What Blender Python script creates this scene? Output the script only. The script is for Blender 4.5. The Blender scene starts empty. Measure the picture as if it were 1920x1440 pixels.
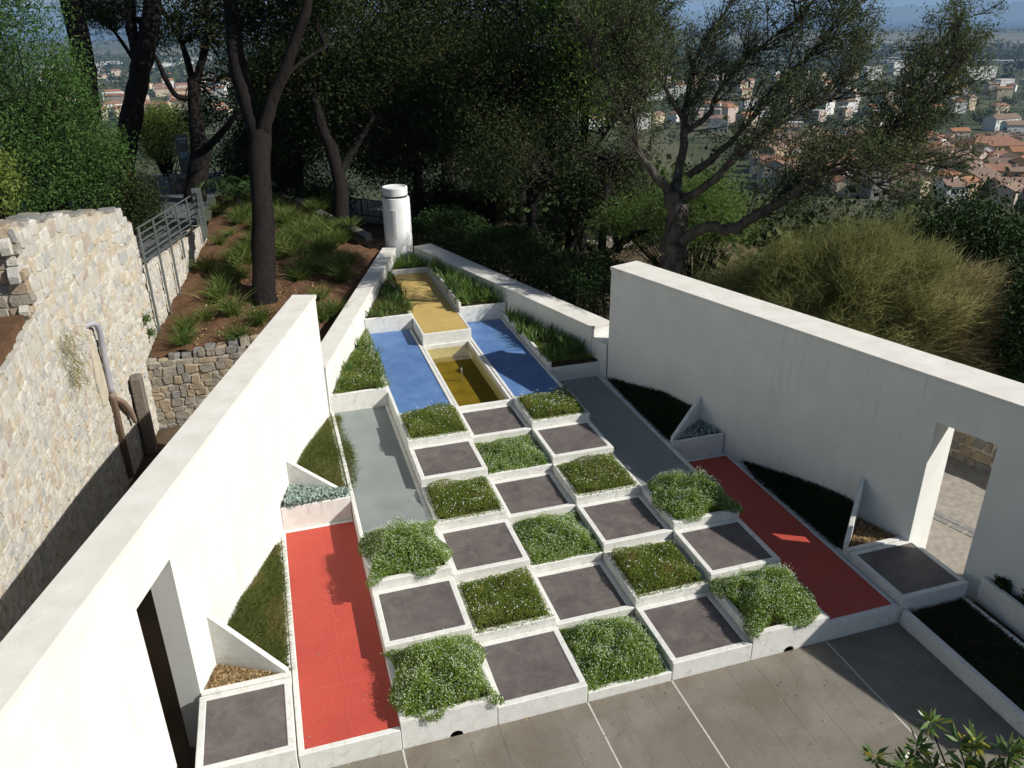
import bpy, bmesh, math, random
import numpy as np
from mathutils import Vector

# ------------------------------------------------------------------ camera, sky, sun, exposure
S = 1.2                                   # metres per paving module; layout below is in modules
scene = bpy.context.scene
COL = scene.collection
cam_data = bpy.data.cameras.new("camera")
cam = bpy.data.objects.new("camera", cam_data)
COL.objects.link(cam)
cam.location = (0.4149 * S, -5.9115 * S, 6.6865 * S)
cam.rotation_euler = (1.1425, 0.0126, -0.2994)
cam_data.sensor_width = 36.0
cam_data.lens = 1503.03 / 1920 * 36.0
cam_data.clip_start = 0.1
cam_data.clip_end = 80000.0
scene.camera = cam

SUN_AZ, SUN_EL = math.radians(119.5), math.radians(37.0)
sun_vec = Vector((math.sin(SUN_AZ) * math.cos(SUN_EL), math.cos(SUN_AZ) * math.cos(SUN_EL), math.sin(SUN_EL)))
world = bpy.data.worlds.new("World")
scene.world = world
world.use_nodes = True
wn = world.node_tree.nodes
wl = world.node_tree.links
bg = wn["Background"]
sky = wn.new("ShaderNodeTexSky")
sky.sky_type = 'NISHITA'
sky.sun_disc = False
sky.sun_elevation = SUN_EL
sky.sun_rotation = SUN_AZ
sky.altitude = 100.0
sky.air_density = 1.0
sky.dust_density = 1.0
sky.ozone_density = 1.0
wl.new(sky.outputs["Color"], bg.inputs["Color"])
bg.inputs["Strength"].default_value = 0.05
sun_data = bpy.data.lights.new("sun", 'SUN')
sun_data.energy = 4.6
sun_data.angle = math.radians(0.53)
sun_data.color = (1.0, 0.968, 0.91)
sun_ob = bpy.data.objects.new("sun", sun_data)
COL.objects.link(sun_ob)
sun_ob.rotation_euler = (-sun_vec).to_track_quat('-Z', 'Y').to_euler()
sun_ob.location = (10, -10, 30)
vs = scene.view_settings
vs.view_transform = 'Standard'
vs.look = 'None'
vs.exposure = 0.3
vs.gamma = 1.0
vs.use_curve_mapping = False
scene.cycles.use_denoising = True
scene.cycles.max_bounces = 6
scene.cycles.diffuse_bounces = 3
scene.cycles.glossy_bounces = 2
scene.cycles.transmission_bounces = 4
scene.cycles.volume_bounces = 0
scene.cycles.caustics_reflective = False
scene.cycles.caustics_refractive = False

rng = np.random.default_rng(7)
random.seed(7)

# ------------------------------------------------------------------ materials (all node based)
MATS = {}


def _new(name):
    m = bpy.data.materials.new(name)
    m.use_nodes = True
    nt = m.node_tree
    b = nt.nodes["Principled BSDF"]
    MATS[name] = m
    return m, nt, b


def _noise(nt, scale, detail=4.0, rough=0.55, src=None, dist=0.0):
    n = nt.nodes.new("ShaderNodeTexNoise")
    n.inputs["Scale"].default_value = scale
    n.inputs["Detail"].default_value = detail
    n.inputs["Roughness"].default_value = rough
    n.inputs["Distortion"].default_value = dist
    if src is not None:
        nt.links.new(src, n.inputs["Vector"])
    return n


def _ramp(nt, fac, stops):
    r = nt.nodes.new("ShaderNodeValToRGB")
    cr = r.color_ramp
    while len(cr.elements) > 2:
        cr.elements.remove(cr.elements[-1])
    for i, (p, c) in enumerate(stops):
        e = cr.elements[i] if i < 2 else cr.elements.new(p)
        e.position = p
        e.color = (c[0], c[1], c[2], 1) if len(c) == 3 else c
    nt.links.new(fac, r.inputs["Fac"])
    return r


def _mix(nt, fac, a, b, mode='MIX'):
    m = nt.nodes.new("ShaderNodeMix")
    m.data_type = 'RGBA'
    m.blend_type = mode
    if hasattr(fac, "links") or hasattr(fac, "node"):
        nt.links.new(fac, m.inputs[0])
    else:
        m.inputs[0].default_value = fac
    for k, v in ((6, a), (7, b)):
        if hasattr(v, "node"):
            nt.links.new(v, m.inputs[k])
        else:
            m.inputs[k].default_value = (v[0], v[1], v[2], 1)
    return m.outputs[2]


def _pos(nt):
    g = nt.nodes.new("ShaderNodeNewGeometry")
    return g.outputs["Position"]


def mat_noise(name, stops, scale=4.0, rough=0.8, bump=0.0, bscale=60.0, detail=6.0, stain=None, spec=0.3, stretch=None):
    """surface colour from world-space noise, optional stains of their own shape, optional fine relief"""
    m, nt, b = _new(name)
    p = _pos(nt)
    if stretch:
        mp = nt.nodes.new("ShaderNodeMapping")
        mp.inputs["Scale"].default_value = stretch
        nt.links.new(p, mp.inputs["Vector"])
        p = mp.outputs["Vector"]
    n = _noise(nt, scale, detail, 0.6, p)
    col = _ramp(nt, n.outputs["Fac"], stops).outputs["Color"]
    if stain:
        sc, lo, hi, scol, amt = stain
        n2 = _noise(nt, sc, 8.0, 0.7, p, 0.6)
        f = _ramp(nt, n2.outputs["Fac"], [(lo, (0, 0, 0)), (hi, (amt, amt, amt))])
        col = _mix(nt, f.outputs["Color"], col, scol)
    nt.links.new(col, b.inputs["Base Color"])
    b.inputs["Roughness"].default_value = rough
    b.inputs["Specular IOR Level"].default_value = spec
    if bump > 0:
        n3 = _noise(nt, bscale, 5.0, 0.65, p)
        bp = nt.nodes.new("ShaderNodeBump")
        bp.inputs["Strength"].default_value = bump
        bp.inputs["Distance"].default_value = 0.02
        nt.links.new(n3.outputs["Fac"], bp.inputs["Height"])
        nt.links.new(bp.outputs["Normal"], b.inputs["Normal"])
    return m


def mat_mosaic(name, base, dark, joint, size=0.022, rough=0.55, gap=0.12, blotch=2.2, spec=0.35, stain=None):
    """small square mosaic pieces with joints, colour drifting over the slab"""
    m, nt, b = _new(name)
    p = _pos(nt)
    br = nt.nodes.new("ShaderNodeTexBrick")
    br.offset = 0.0
    br.squash = 1.0
    br.inputs["Scale"].default_value = 1.0
    br.inputs["Brick Width"].default_value = size
    br.inputs["Row Height"].default_value = size
    br.inputs["Mortar Size"].default_value = size * gap
    br.inputs["Mortar Smooth"].default_value = 0.3
    nt.links.new(p, br.inputs["Vector"])
    n = _noise(nt, blotch, 7.0, 0.65, p, 0.3)
    c1 = _ramp(nt, n.outputs["Fac"], [(0.36, dark), (0.64, base)]).outputs["Color"]
    n2 = _noise(nt, 45.0, 2.0, 0.5, p)
    c2 = _ramp(nt, n2.outputs["Fac"], [(0.35, tuple(0.72 * x for x in base)), (0.65, tuple(1.25 * x for x in base))]).outputs["Color"]
    c = _mix(nt, 0.32, c1, c2)
    if stain is not None:
        n4 = _noise(nt, stain[0], 9.0, 0.72, p, 0.8)
        f4 = _ramp(nt, n4.outputs["Fac"], [(stain[1], (0, 0, 0)), (stain[2], (stain[4],) * 3)])
        c = _mix(nt, f4.outputs["Color"], c, stain[3])
    nt.links.new(c, br.inputs["Color1"])
    nt.links.new(c, br.inputs["Color2"])
    br.inputs["Mortar"].default_value = (*joint, 1)
    nt.links.new(br.outputs["Color"], b.inputs["Base Color"])
    b.inputs["Roughness"].default_value = rough
    b.inputs["Specular IOR Level"].default_value = spec
    bp = nt.nodes.new("ShaderNodeBump")
    bp.inputs["Strength"].default_value = 0.25
    bp.inputs["Distance"].default_value = 0.004
    bp.invert = True
    nt.links.new(br.outputs["Fac"], bp.inputs["Height"])
    nt.links.new(bp.outputs["Normal"], b.inputs["Normal"])
    return m


def mat_leaf(name, stops, rough=0.55, spec=0.3, trans=0.25, tint2=(0.30, 0.38, 0.06)):
    """leaf colour picked by each leaf's own random 'tint'"""
    m, nt, b = _new(name)
    a = nt.nodes.new("ShaderNodeAttribute")
    a.attribute_name = "tint"
    r = _ramp(nt, a.outputs["Fac"], stops)
    nt.links.new(r.outputs["Color"], b.inputs["Base Color"])
    b.inputs["Roughness"].default_value = rough
    b.inputs["Specular IOR Level"].default_value = spec
    if trans > 0:
        t = nt.nodes.new("ShaderNodeBsdfTranslucent")
        c = _mix(nt, 0.6, r.outputs["Color"], tint2)
        nt.links.new(c, t.inputs["Color"])
        ms = nt.nodes.new("ShaderNodeMixShader")
        ms.inputs[0].default_value = trans
        nt.links.new(b.outputs[0], ms.inputs[1])
        nt.links.new(t.outputs[0], ms.inputs[2])
        nt.links.new(ms.outputs[0], nt.nodes["Material Output"].inputs["Surface"])
    return m


def mat_plain(name, col, rough=0.6, metal=0.0, var=0.12, scale=6.0, spec=0.3):
    lo = tuple(x * (1 - var) for x in col)
    hi = tuple(min(1, x * (1 + var)) for x in col)
    m = mat_noise(name, [(0.3, lo), (0.7, hi)], scale, rough, spec=spec)
    m.node_tree.nodes["Principled BSDF"].inputs["Metallic"].default_value = metal
    return m


mat_noise("stucco", [(0.25, (0.70, 0.70, 0.65)), (0.7, (0.80, 0.79, 0.74))], 1.4, 0.85, 0.35, 140.0,
          stain=(0.9, 0.56, 0.82, (0.56, 0.53, 0.46), 0.55))

def streaks(name, col, amt):
    """run-off marks: long thin vertical noise, broken up by a wide one"""
    nt = MATS[name].node_tree
    b = nt.nodes["Principled BSDF"]
    src = b.inputs["Base Color"].links[0].from_socket
    mp = nt.nodes.new("ShaderNodeMapping")
    mp.inputs["Scale"].default_value = (7.0, 7.0, 0.35)
    nt.links.new(_pos(nt), mp.inputs["Vector"])
    n = _noise(nt, 1.0, 6.0, 0.7, mp.outputs["Vector"], 0.2)
    n2 = _noise(nt, 0.7, 3.0, 0.5, _pos(nt))
    f1 = _ramp(nt, n.outputs["Fac"], [(0.56, (0, 0, 0)), (0.78, (amt, amt, amt))]).outputs["Color"]
    f2 = _ramp(nt, n2.outputs["Fac"], [(0.42, (0, 0, 0)), (0.62, (1, 1, 1))]).outputs["Color"]
    f = _mix(nt, 1.0, f1, f2, 'MULTIPLY')
    nt.links.new(_mix(nt, f, src, col), b.inputs["Base Color"])


def wear(name, col, dust, amt=0.5):
    """fine scuffs running along the strip plus broad dusty fading with ragged edges"""
    nt = MATS[name].node_tree
    b = nt.nodes["Principled BSDF"]
    src = b.inputs["Base Color"].links[0].from_socket
    for sc, lo, hi, c, a in (((34.0, 5.0, 1.0), 0.66, 0.76, col, amt), ((5.0, 40.0, 1.0), 0.69, 0.78, col, amt * .8), ((1.6, 1.1, 1.0), 0.50, 0.74, dust, amt * .8)):
        mp = nt.nodes.new("ShaderNodeMapping")
        mp.inputs["Scale"].default_value = sc
        nt.links.new(_pos(nt), mp.inputs["Vector"])
        n = _noise(nt, 1.0, 8.0, 0.7, mp.outputs["Vector"], 0.7)
        f = _ramp(nt, n.outputs["Fac"], [(lo, (0, 0, 0)), (hi, (a, a, a))]).outputs["Color"]
        src = _mix(nt, f, src, c)
    nt.links.new(src, b.inputs["Base Color"])


streaks("stucco", (0.42, 0.40, 0.33), 0.75)
mat_noise("coping", [(0.25, (0.66, 0.63, 0.56)), (0.7, (0.80, 0.775, 0.71))], 2.5, 0.85, 0.4, 120.0,
          stain=(3.5, 0.60, 0.78, (0.40, 0.36, 0.30), 0.6))
mat_noise("rim_paint", [(0.25, (0.66, 0.65, 0.60)), (0.7, (0.80, 0.79, 0.74))], 7.0, 0.8, 0.5, 120.0,
          stain=(9.0, 0.55, 0.74, (0.42, 0.36, 0.29), 0.75))
mat_noise("drum_paint", [(0.25, (0.70, 0.71, 0.69)), (0.7, (0.79, 0.80, 0.78))], 3.0, 0.7, 0.2, 90.0,
          stain=(4.0, 0.6, 0.8, (0.5, 0.5, 0.46), 0.4))
mat_mosaic("mosaic_mauve", (0.132, 0.112, 0.104), (0.052, 0.036, 0.046), (0.150, 0.132, 0.124), 0.026, gap=0.10, blotch=2.6, stain=(3.2, 0.46, 0.64, (0.185, 0.162, 0.130), 0.8))
mat_mosaic("mosaic_grey", (0.225, 0.206, 0.170), (0.120, 0.104, 0.082), (0.225, 0.205, 0.170), 0.024, gap=0.09, blotch=0.8, stain=(1.1, 0.44, 0.66, (0.125, 0.098, 0.064), 0.85))
mat_mosaic("mosaic_red", (0.50, 0.065, 0.042), (0.40, 0.045, 0.032), (0.48, 0.10, 0.07), 0.022, gap=0.09, blotch=1.2, stain=(6.0, 0.56, 0.74, (0.40, 0.10, 0.075), 0.6))
mat_noise("floor_grey", [(0.25, (0.20, 0.225, 0.215)), (0.75, (0.265, 0.29, 0.275))], 2.0, 0.5, 0.1, 200.0, spec=0.4,
          stain=(0.8, 0.55, 0.8, (0.19, 0.215, 0.21), 0.5))
mat_noise("floor_blue", [(0.25, (0.060, 0.140, 0.345)), (0.75, (0.135, 0.245, 0.455))], 2.3, 0.5, 0.1, 200.0, spec=0.4,
          stain=(24.0, 0.62, 0.74, (0.26, 0.33, 0.52), 0.45))
mat_noise("floor_yellow", [(0.25, (0.47, 0.325, 0.10)), (0.75, (0.56, 0.405, 0.145))], 3.0, 0.7, 0.25, 260.0)
mat_noise("basin_algae", [(0.25, (0.16, 0.125, 0.018)), (0.75, (0.30, 0.24, 0.045))], 3.0, 0.8, 0.3, 50.0)
mat_noise("soil", [(0.25, (0.075, 0.042, 0.024)), (0.7, (0.155, 0.088, 0.050))], 6.0, 0.95, 0.8, 40.0,
          stain=(14.0, 0.62, 0.76, (0.22, 0.145, 0.09), 0.6), spec=0.1)
mat_noise("dark_soil", [(0.25, (0.030, 0.022, 0.015)), (0.7, (0.085, 0.055, 0.035))], 12.0, 0.95, 0.8, 60.0, spec=0.1)
mat_noise("joint_white", [(0.3, (0.42, 0.40, 0.37)), (0.7, (0.58, 0.56, 0.52))], 20.0, 0.85)
mat_noise("grout", [(0.3, (0.21, 0.195, 0.185)), (0.7, (0.30, 0.285, 0.27))], 20.0, 0.85)
mat_noise("grout_red", [(0.3, (0.55, 0.20, 0.15)), (0.7, (0.66, 0.30, 0.24))], 20.0, 0.85)
mat_noise("bark_dark", [(0.3, (0.006, 0.005, 0.0045)), (0.7, (0.024, 0.019, 0.017))], 5.0, 0.9, 1.0, 26.0, stretch=(3, 3, 0.7), spec=0.15)
mat_noise("bark_grey", [(0.3, (0.026, 0.022, 0.018)), (0.7, (0.120, 0.104, 0.088))], 4.0, 0.9, 1.0, 26.0, stretch=(2, 2, 0.8), spec=0.15)
mat_noise("asphalt", [(0.3, (0.075, 0.078, 0.085)), (0.7, (0.13, 0.13, 0.135))], 5.0, 0.85, 0.5, 150.0)
mat_noise("gravel_path", [(0.3, (0.27, 0.24, 0.20)), (0.7, (0.42, 0.38, 0.32))], 9.0, 0.9, 0.7, 90.0,
          stain=(2.0, 0.55, 0.75, (0.20, 0.18, 0.15), 0.5))
mat_noise("mortar", [(0.3, (0.40, 0.35, 0.27)), (0.7, (0.58, 0.52, 0.42))], 7.0, 0.95, 1.0, 35.0)
STONE = []
for i, (a, b_) in enumerate([((0.50, 0.47, 0.40), (0.66, 0.62, 0.54)), ((0.46, 0.445, 0.40), (0.60, 0.58, 0.53)), ((0.49, 0.425, 0.32), (0.65, 0.57, 0.44)),
                             ((0.54, 0.51, 0.44), (0.72, 0.68, 0.60)), ((0.42, 0.355, 0.295), (0.56, 0.48, 0.40)), ((0.40, 0.395, 0.365), (0.53, 0.52, 0.48))]):
    STONE.append(mat_noise("rubble_stone_%d" % i, [(0.3, tuple(.86 * v for v in a)), (0.7, tuple(.88 * v for v in b_))], 5.0, 0.9, 0.9, 30.0, stain=(11.0, 0.60, 0.75, (0.22, 0.20, 0.17), 0.5)).name)
STONE2 = []
for i, (a, b_) in enumerate([((0.21, 0.185, 0.15), (0.36, 0.32, 0.26)), ((0.17, 0.165, 0.155), (0.29, 0.28, 0.26)), ((0.27, 0.21, 0.14), (0.42, 0.34, 0.24))]):
    STONE2.append(mat_noise("ochre_stone_%d" % i, [(0.3, a), (0.7, b_)], 5.0, 0.9, 0.9, 30.0).name)
mat_plain("rail_metal", (0.20, 0.225, 0.21), 0.45, 0.6)
mat_plain("dark_metal", (0.03, 0.032, 0.034), 0.5, 0.4)
mat_plain("pipe_grey", (0.33, 0.325, 0.36), 0.5)
mat_plain("pipe_rust", (0.24, 0.17, 0.125), 0.7)
mat_plain("old_wood", (0.17, 0.14, 0.115), 0.9, 0, 0.35, 18.0)
mat_noise("plaster_patch", [(0.3, (0.44, 0.39, 0.29)), (0.7, (0.54, 0.49, 0.38))], 4.0, 0.9, 0.2, 50.0)
mat_plain("sign_panel", (0.20, 0.195, 0.17), 0.5)
mat_plain("sign_white", (0.75, 0.77, 0.78), 0.5)
mat_plain("sign_blue", (0.40, 0.53, 0.60), 0.5)
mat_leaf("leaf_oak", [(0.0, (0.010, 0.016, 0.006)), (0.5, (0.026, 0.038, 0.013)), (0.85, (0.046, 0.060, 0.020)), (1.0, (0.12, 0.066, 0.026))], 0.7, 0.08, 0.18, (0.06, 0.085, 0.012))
mat_leaf("leaf_olive", [(0.0, (0.034, 0.052, 0.018)), (0.6, (0.080, 0.105, 0.040)), (1.0, (0.145, 0.160, 0.080))], 0.6, 0.12, 0.25, (0.15, 0.20, 0.05))
mat_leaf("leaf_pine", [(0.0, (0.010, 0.020, 0.009)), (1.0, (0.036, 0.052, 0.021))], 0.7, 0.08, 0.1, (0.05, 0.07, 0.012))
mat_leaf("leaf_fresh", [(0.0, (0.030, 0.070, 0.014)), (0.6, (0.080, 0.150, 0.032)), (1.0, (0.14, 0.21, 0.055))], 0.55, 0.2, 0.3)
mat_leaf("leaf_bush", [(0.0, (0.024, 0.055, 0.016)), (0.6, (0.066, 0.135, 0.036)), (1.0, (0.120, 0.200, 0.060))], 0.7, 0.08, 0.28, (0.20, 0.28, 0.06))
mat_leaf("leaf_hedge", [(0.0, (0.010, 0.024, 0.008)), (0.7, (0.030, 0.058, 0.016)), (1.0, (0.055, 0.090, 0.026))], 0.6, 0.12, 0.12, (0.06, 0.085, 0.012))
mat_leaf("leaf_yellowgreen", [(0.0, (0.06, 0.09, 0.015)), (0.7, (0.14, 0.19, 0.035)), (1.0, (0.30, 0.28, 0.06))], 0.5, 0.25, 0.3)
mat_leaf("leaf_broom", [(0.0, (0.130, 0.155, 0.046)), (0.42, (0.245, 0.260, 0.095)), (0.66, (0.40, 0.32, 0.165)), (1.0, (0.58, 0.43, 0.26))], 0.65, 0.1, 0.45, (0.36, 0.33, 0.14))
mat_leaf("leaf_olive_dark", [(0.0, (0.018, 0.028, 0.011)), (0.6, (0.046, 0.060, 0.024)), (1.0, (0.095, 0.100, 0.050))], 0.7, 0.08, 0.2, (0.08, 0.11, 0.03))
mat_leaf("leaf_mat", [(0.0, (0.100, 0.150, 0.024)), (0.5, (0.215, 0.280, 0.056)), (0.85, (0.285, 0.310, 0.085)), (1.0, (0.29, 0.19, 0.09))], 0.65, 0.1, 0.45)
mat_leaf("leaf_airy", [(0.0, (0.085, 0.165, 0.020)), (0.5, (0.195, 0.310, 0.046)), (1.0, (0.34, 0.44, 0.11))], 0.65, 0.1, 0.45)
mat_leaf("leaf_silver", [(0.0, (0.24, 0.32, 0.27)), (1.0, (0.46, 0.56, 0.50))], 0.7, 0.2, 0.1, (0.6, 0.62, 0.55))
mat_leaf("leaf_iris", [(0.0, (0.050, 0.105, 0.022)), (0.7, (0.110, 0.205, 0.050)), (1.0, (0.20, 0.26, 0.09))], 0.45, 0.25, 0.3)
mat_leaf("leaf_grass", [(0.0, (0.055, 0.095, 0.020)), (0.6, (0.115, 0.165, 0.040)), (1.0, (0.28, 0.26, 0.10))], 0.55, 0.12, 0.25)
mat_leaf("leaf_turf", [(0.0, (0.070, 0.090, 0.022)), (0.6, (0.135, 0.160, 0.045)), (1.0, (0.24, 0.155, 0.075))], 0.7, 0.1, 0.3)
mat_leaf("leaf_dry", [(0.0, (0.20, 0.12, 0.055)), (0.6, (0.40, 0.27, 0.13)), (1.0, (0.58, 0.44, 0.25))], 0.7, 0.2, 0.1, (0.6, 0.62, 0.55))
mat_leaf("leaf_pittosporum", [(0.0, (0.045, 0.095, 0.025)), (0.75, (0.12, 0.20, 0.055)), (1.0, (0.36, 0.30, 0.05))], 0.35, 0.4, 0.2)
mat_leaf("flower_white", [(0.0, (0.74, 0.74, 0.68)), (1.0, (0.82, 0.82, 0.80))], 0.7, 0.1, 0.2, (0.6, 0.62, 0.55))
mat_leaf("flower_pale", [(0.0, (0.46, 0.58, 0.34)), (1.0, (0.74, 0.80, 0.62))], 0.7, 0.1, 0.25, (0.5, 0.6, 0.4))
mat_leaf("leaf_far", [(0.0, (0.022, 0.036, 0.014)), (0.6, (0.045, 0.064, 0.024)), (1.0, (0.095, 0.10, 0.038))], 0.8, 0.1, 0.0)

# water of the basin: clear sheet over an algae-stained floor
m, nt, b = _new("water")
nt.nodes.remove(b)
tr = nt.nodes.new("ShaderNodeBsdfTransparent")
tr.inputs["Color"].default_value = (0.86, 0.80, 0.52, 1)
gl = nt.nodes.new("ShaderNodeBsdfGlossy")
gl.inputs["Roughness"].default_value = 0.03
lw = nt.nodes.new("ShaderNodeLayerWeight")
lw.inputs["Blend"].default_value = 0.5
pw = nt.nodes.new("ShaderNodeMath")
pw.operation = 'POWER'
pw.inputs[1].default_value = 4.0
nt.links.new(lw.outputs["Facing"], pw.inputs[0])
fr = nt.nodes.new("ShaderNodeMath")
fr.operation = 'MULTIPLY_ADD'
fr.inputs[1].default_value = 0.8
fr.inputs[2].default_value = 0.02
nt.links.new(pw.outputs[0], fr.inputs[0])
n = _noise(nt, 3.0, 2.0, 0.5, _pos(nt))
bp = nt.nodes.new("ShaderNodeBump")
bp.inputs["Strength"].default_value = 0.05
bp.inputs["Distance"].default_value = 0.01
nt.links.new(n.outputs["Fac"], bp.inputs["Height"])
nt.links.new(bp.outputs["Normal"], gl.inputs["Normal"])
ms = nt.nodes.new("ShaderNodeMixShader")
nt.links.new(fr.outputs[0], ms.inputs[0])
nt.links.new(tr.outputs[0], ms.inputs[1])
nt.links.new(gl.outputs[0], ms.inputs[2])
nt.links.new(ms.outputs[0], nt.nodes["Material Output"].inputs["Surface"])

# hillside and plain: litter near the garden, patchwork of fields and scrub further out
m, nt, b = _new("terrain")
p = _pos(nt)
n1 = _noise(nt, 0.9, 6, 0.6, p)
near = _ramp(nt, n1.outputs["Fac"], [(0.3, (0.055, 0.040, 0.026)), (0.7, (0.135, 0.10, 0.065))]).outputs["Color"]
vor = nt.nodes.new("ShaderNodeTexVoronoi")
vor.inputs["Scale"].default_value = 0.006
nt.links.new(p, vor.inputs["Vector"])
sep = nt.nodes.new("ShaderNodeSeparateColor")
nt.links.new(vor.outputs["Color"], sep.inputs[0])
field = _ramp(nt, sep.outputs[0], [(0.0, (0.040, 0.052, 0.024)), (0.45, (0.065, 0.075, 0.034)), (0.7, (0.11, 0.11, 0.055)), (1.0, (0.16, 0.145, 0.09))]).outputs["Color"]
n2 = _noise(nt, 0.02, 6, 0.65, p)
scrub = _ramp(nt, n2.outputs["Fac"], [(0.35, (0.028, 0.040, 0.018)), (0.65, (0.075, 0.085, 0.042))]).outputs["Color"]
far = _mix(nt, 0.55, field, scrub)
ln = nt.nodes.new("ShaderNodeVectorMath")
ln.operation = 'LENGTH'
nt.links.new(p, ln.inputs[0])
mr = nt.nodes.new("ShaderNodeMapRange")
mr.inputs[1].default_value = 40.0
mr.inputs[2].default_value = 140.0
nt.links.new(ln.outputs["Value"], mr.inputs[0])
nt.links.new(_mix(nt, mr.outputs[0], near, far), b.inputs["Base Color"])
b.inputs["Roughness"].default_value = 0.95
b.inputs["Specular IOR Level"].default_value = 0.1

m, nt, b = _new("sea")
b.inputs["Base Color"].default_value = (0.012, 0.035, 0.085, 1)
b.inputs["Roughness"].default_value = 0.35
nn = _noise(nt, 0.01, 5, 0.6, _pos(nt))
bp = nt.nodes.new("ShaderNodeBump")
bp.inputs["Strength"].default_value = 0.3
nt.links.new(nn.outputs["Fac"], bp.inputs["Height"])
nt.links.new(bp.outputs["Normal"], b.inputs["Normal"])
mat_noise("hill_scrub", [(0.3, (0.030, 0.040, 0.022)), (0.7, (0.075, 0.08, 0.05))], 0.002, 0.95)
mat_noise("dry_grass", [(0.3, (0.085, 0.088, 0.050)), (0.7, (0.135, 0.128, 0.080))], 0.004, 0.95, stretch=(1, 1, 1))
mat_noise("runway", [(0.3, (0.26, 0.25, 0.24)), (0.7, (0.34, 0.33, 0.31))], 0.02, 0.9)
WALLC = {"cream": (0.62, 0.52, 0.37), "white": (0.76, 0.75, 0.72), "pink": (0.56, 0.45, 0.38), "yellow": (0.70, 0.53, 0.22), "ochre": (0.50, 0.38, 0.23), "grey": (0.42, 0.40, 0.37)}
for k, c in WALLC.items():
    mat_noise("render_" + k, [(0.3, tuple(0.88 * x for x in c)), (0.7, c)], 0.25, 0.9)
ROOFC = {"terracotta": (0.29, 0.150, 0.095), "brown": (0.20, 0.140, 0.105), "rose": (0.265, 0.175, 0.130), "orange": (0.35, 0.165, 0.085), "pale": (0.56, 0.54, 0.50)}
for k, c in ROOFC.items():
    mat_noise("roof_" + k, [(0.3, tuple(0.72 * x for x in c)), (0.7, tuple(1.1 * x for x in c))], 0.9, 0.9, 0.3, 4.0, stain=(0.35, 0.55, 0.75, tuple(0.6 * x for x in c), 0.6))
mat_plain("window_glass", (0.035, 0.04, 0.045), 0.25)
wear("floor_blue", (0.34, 0.40, 0.52), (0.20, 0.28, 0.44), 0.55)
wear("floor_grey", (0.40, 0.41, 0.39), (0.30, 0.31, 0.29), 0.5)
wear("floor_yellow", (0.60, 0.47, 0.24), (0.42, 0.31, 0.14), 0.45)
MATS["mosaic_red"].node_tree.nodes["Principled BSDF"].inputs["Roughness"].default_value = 0.6
mat_plain("shutter", (0.17, 0.16, 0.14), 0.7)


# ------------------------------------------------------------------ mesh helpers (input in modules)
def _origin(parent):
    return np.array(parent["_o"]) if parent is not None else None


def mesh_np(name, V, quads=None, tris=None, mat=None, smooth=False, tint=None):
    """fast mesh from arrays; V already in metres, local"""
    me = bpy.data.meshes.new(name)
    V = np.asarray(V, dtype=np.float32)
    nq = 0 if quads is None else len(quads)
    ntr = 0 if tris is None else len(tris)
    me.vertices.add(len(V))
    me.vertices.foreach_set("co", V.ravel())
    loops = []
    if nq:
        loops.append(np.asarray(quads, dtype=np.int32).ravel())
    if ntr:
        loops.append(np.asarray(tris, dtype=np.int32).ravel())
    L = np.concatenate(loops)
    me.loops.add(len(L))
    me.loops.foreach_set("vertex_index", L)
    me.polygons.add(nq + ntr)
    st = np.concatenate([np.arange(nq) * 4, nq * 4 + np.arange(ntr) * 3]).astype(np.int32)
    me.polygons.foreach_set("loop_start", st)
    if smooth:
        me.polygons.foreach_set("use_smooth", np.ones(nq + ntr, dtype=bool))
    if tint is not None:
        a = me.attributes.new("tint", 'FLOAT', 'POINT')
        a.data.foreach_set("value", np.asarray(tint, dtype=np.float32))
    me.update(calc_edges=True)
    me.validate(clean_customdata=False)
    if mat:
        me.materials.append(MATS[mat])
    return me


def thing(name, label, cat, loc, group=None, kind=None):
    o = bpy.data.objects.new(name, None)
    COL.objects.link(o)
    o.location = [c * S for c in loc]
    o["_o"] = [float(c) for c in loc]
    o.empty_display_size = 0.2
    tag(o, label, cat, group, kind)
    return o


def tag(o, label=None, cat=None, group=None, kind=None):
    if label:
        o["label"] = label
    if cat:
        o["category"] = cat
    if group:
        o["group"] = group
    if kind:
        o["kind"] = kind
    return o


def link(name, me, parent=None, loc=None):
    o = bpy.data.objects.new(name, me)
    COL.objects.link(o)
    if parent is not None:
        o.parent = parent
        o["_o"] = list(parent["_o"])
    elif loc is not None:
        o.location = [c * S for c in loc]
        o["_o"] = [float(c) for c in loc]
    return o


def obj(name, V, F, mat, parent=None, smooth=False, tint=None):
    """V in modules, absolute; F list of faces (any size) or (quads, tris) arrays"""
    V = np.asarray(V, dtype=float)
    if parent is not None:
        o0 = np.array(parent["_o"])
    else:
        o0 = np.array([(V[:, 0].min() + V[:, 0].max()) / 2, (V[:, 1].min() + V[:, 1].max()) / 2, V[:, 2].min()])
    Vl = (V - o0) * S
    if isinstance(F, tuple):
        me = mesh_np(name, Vl, F[0], F[1], mat, smooth, tint)
    else:
        me = bpy.data.meshes.new(name)
        me.from_pydata([tuple(v) for v in Vl], [], F)
        if smooth:
            me.polygons.foreach_set("use_smooth", np.ones(len(me.polygons), dtype=bool))
        if tint is not None:
            a = me.attributes.new("tint", 'FLOAT', 'POINT')
            a.data.foreach_set("value", np.asarray(tint, dtype=np.float32))
        me.update()
        me.materials.append(MATS[mat])
    return link(name, me, parent, o0 if parent is None else None)


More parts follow.
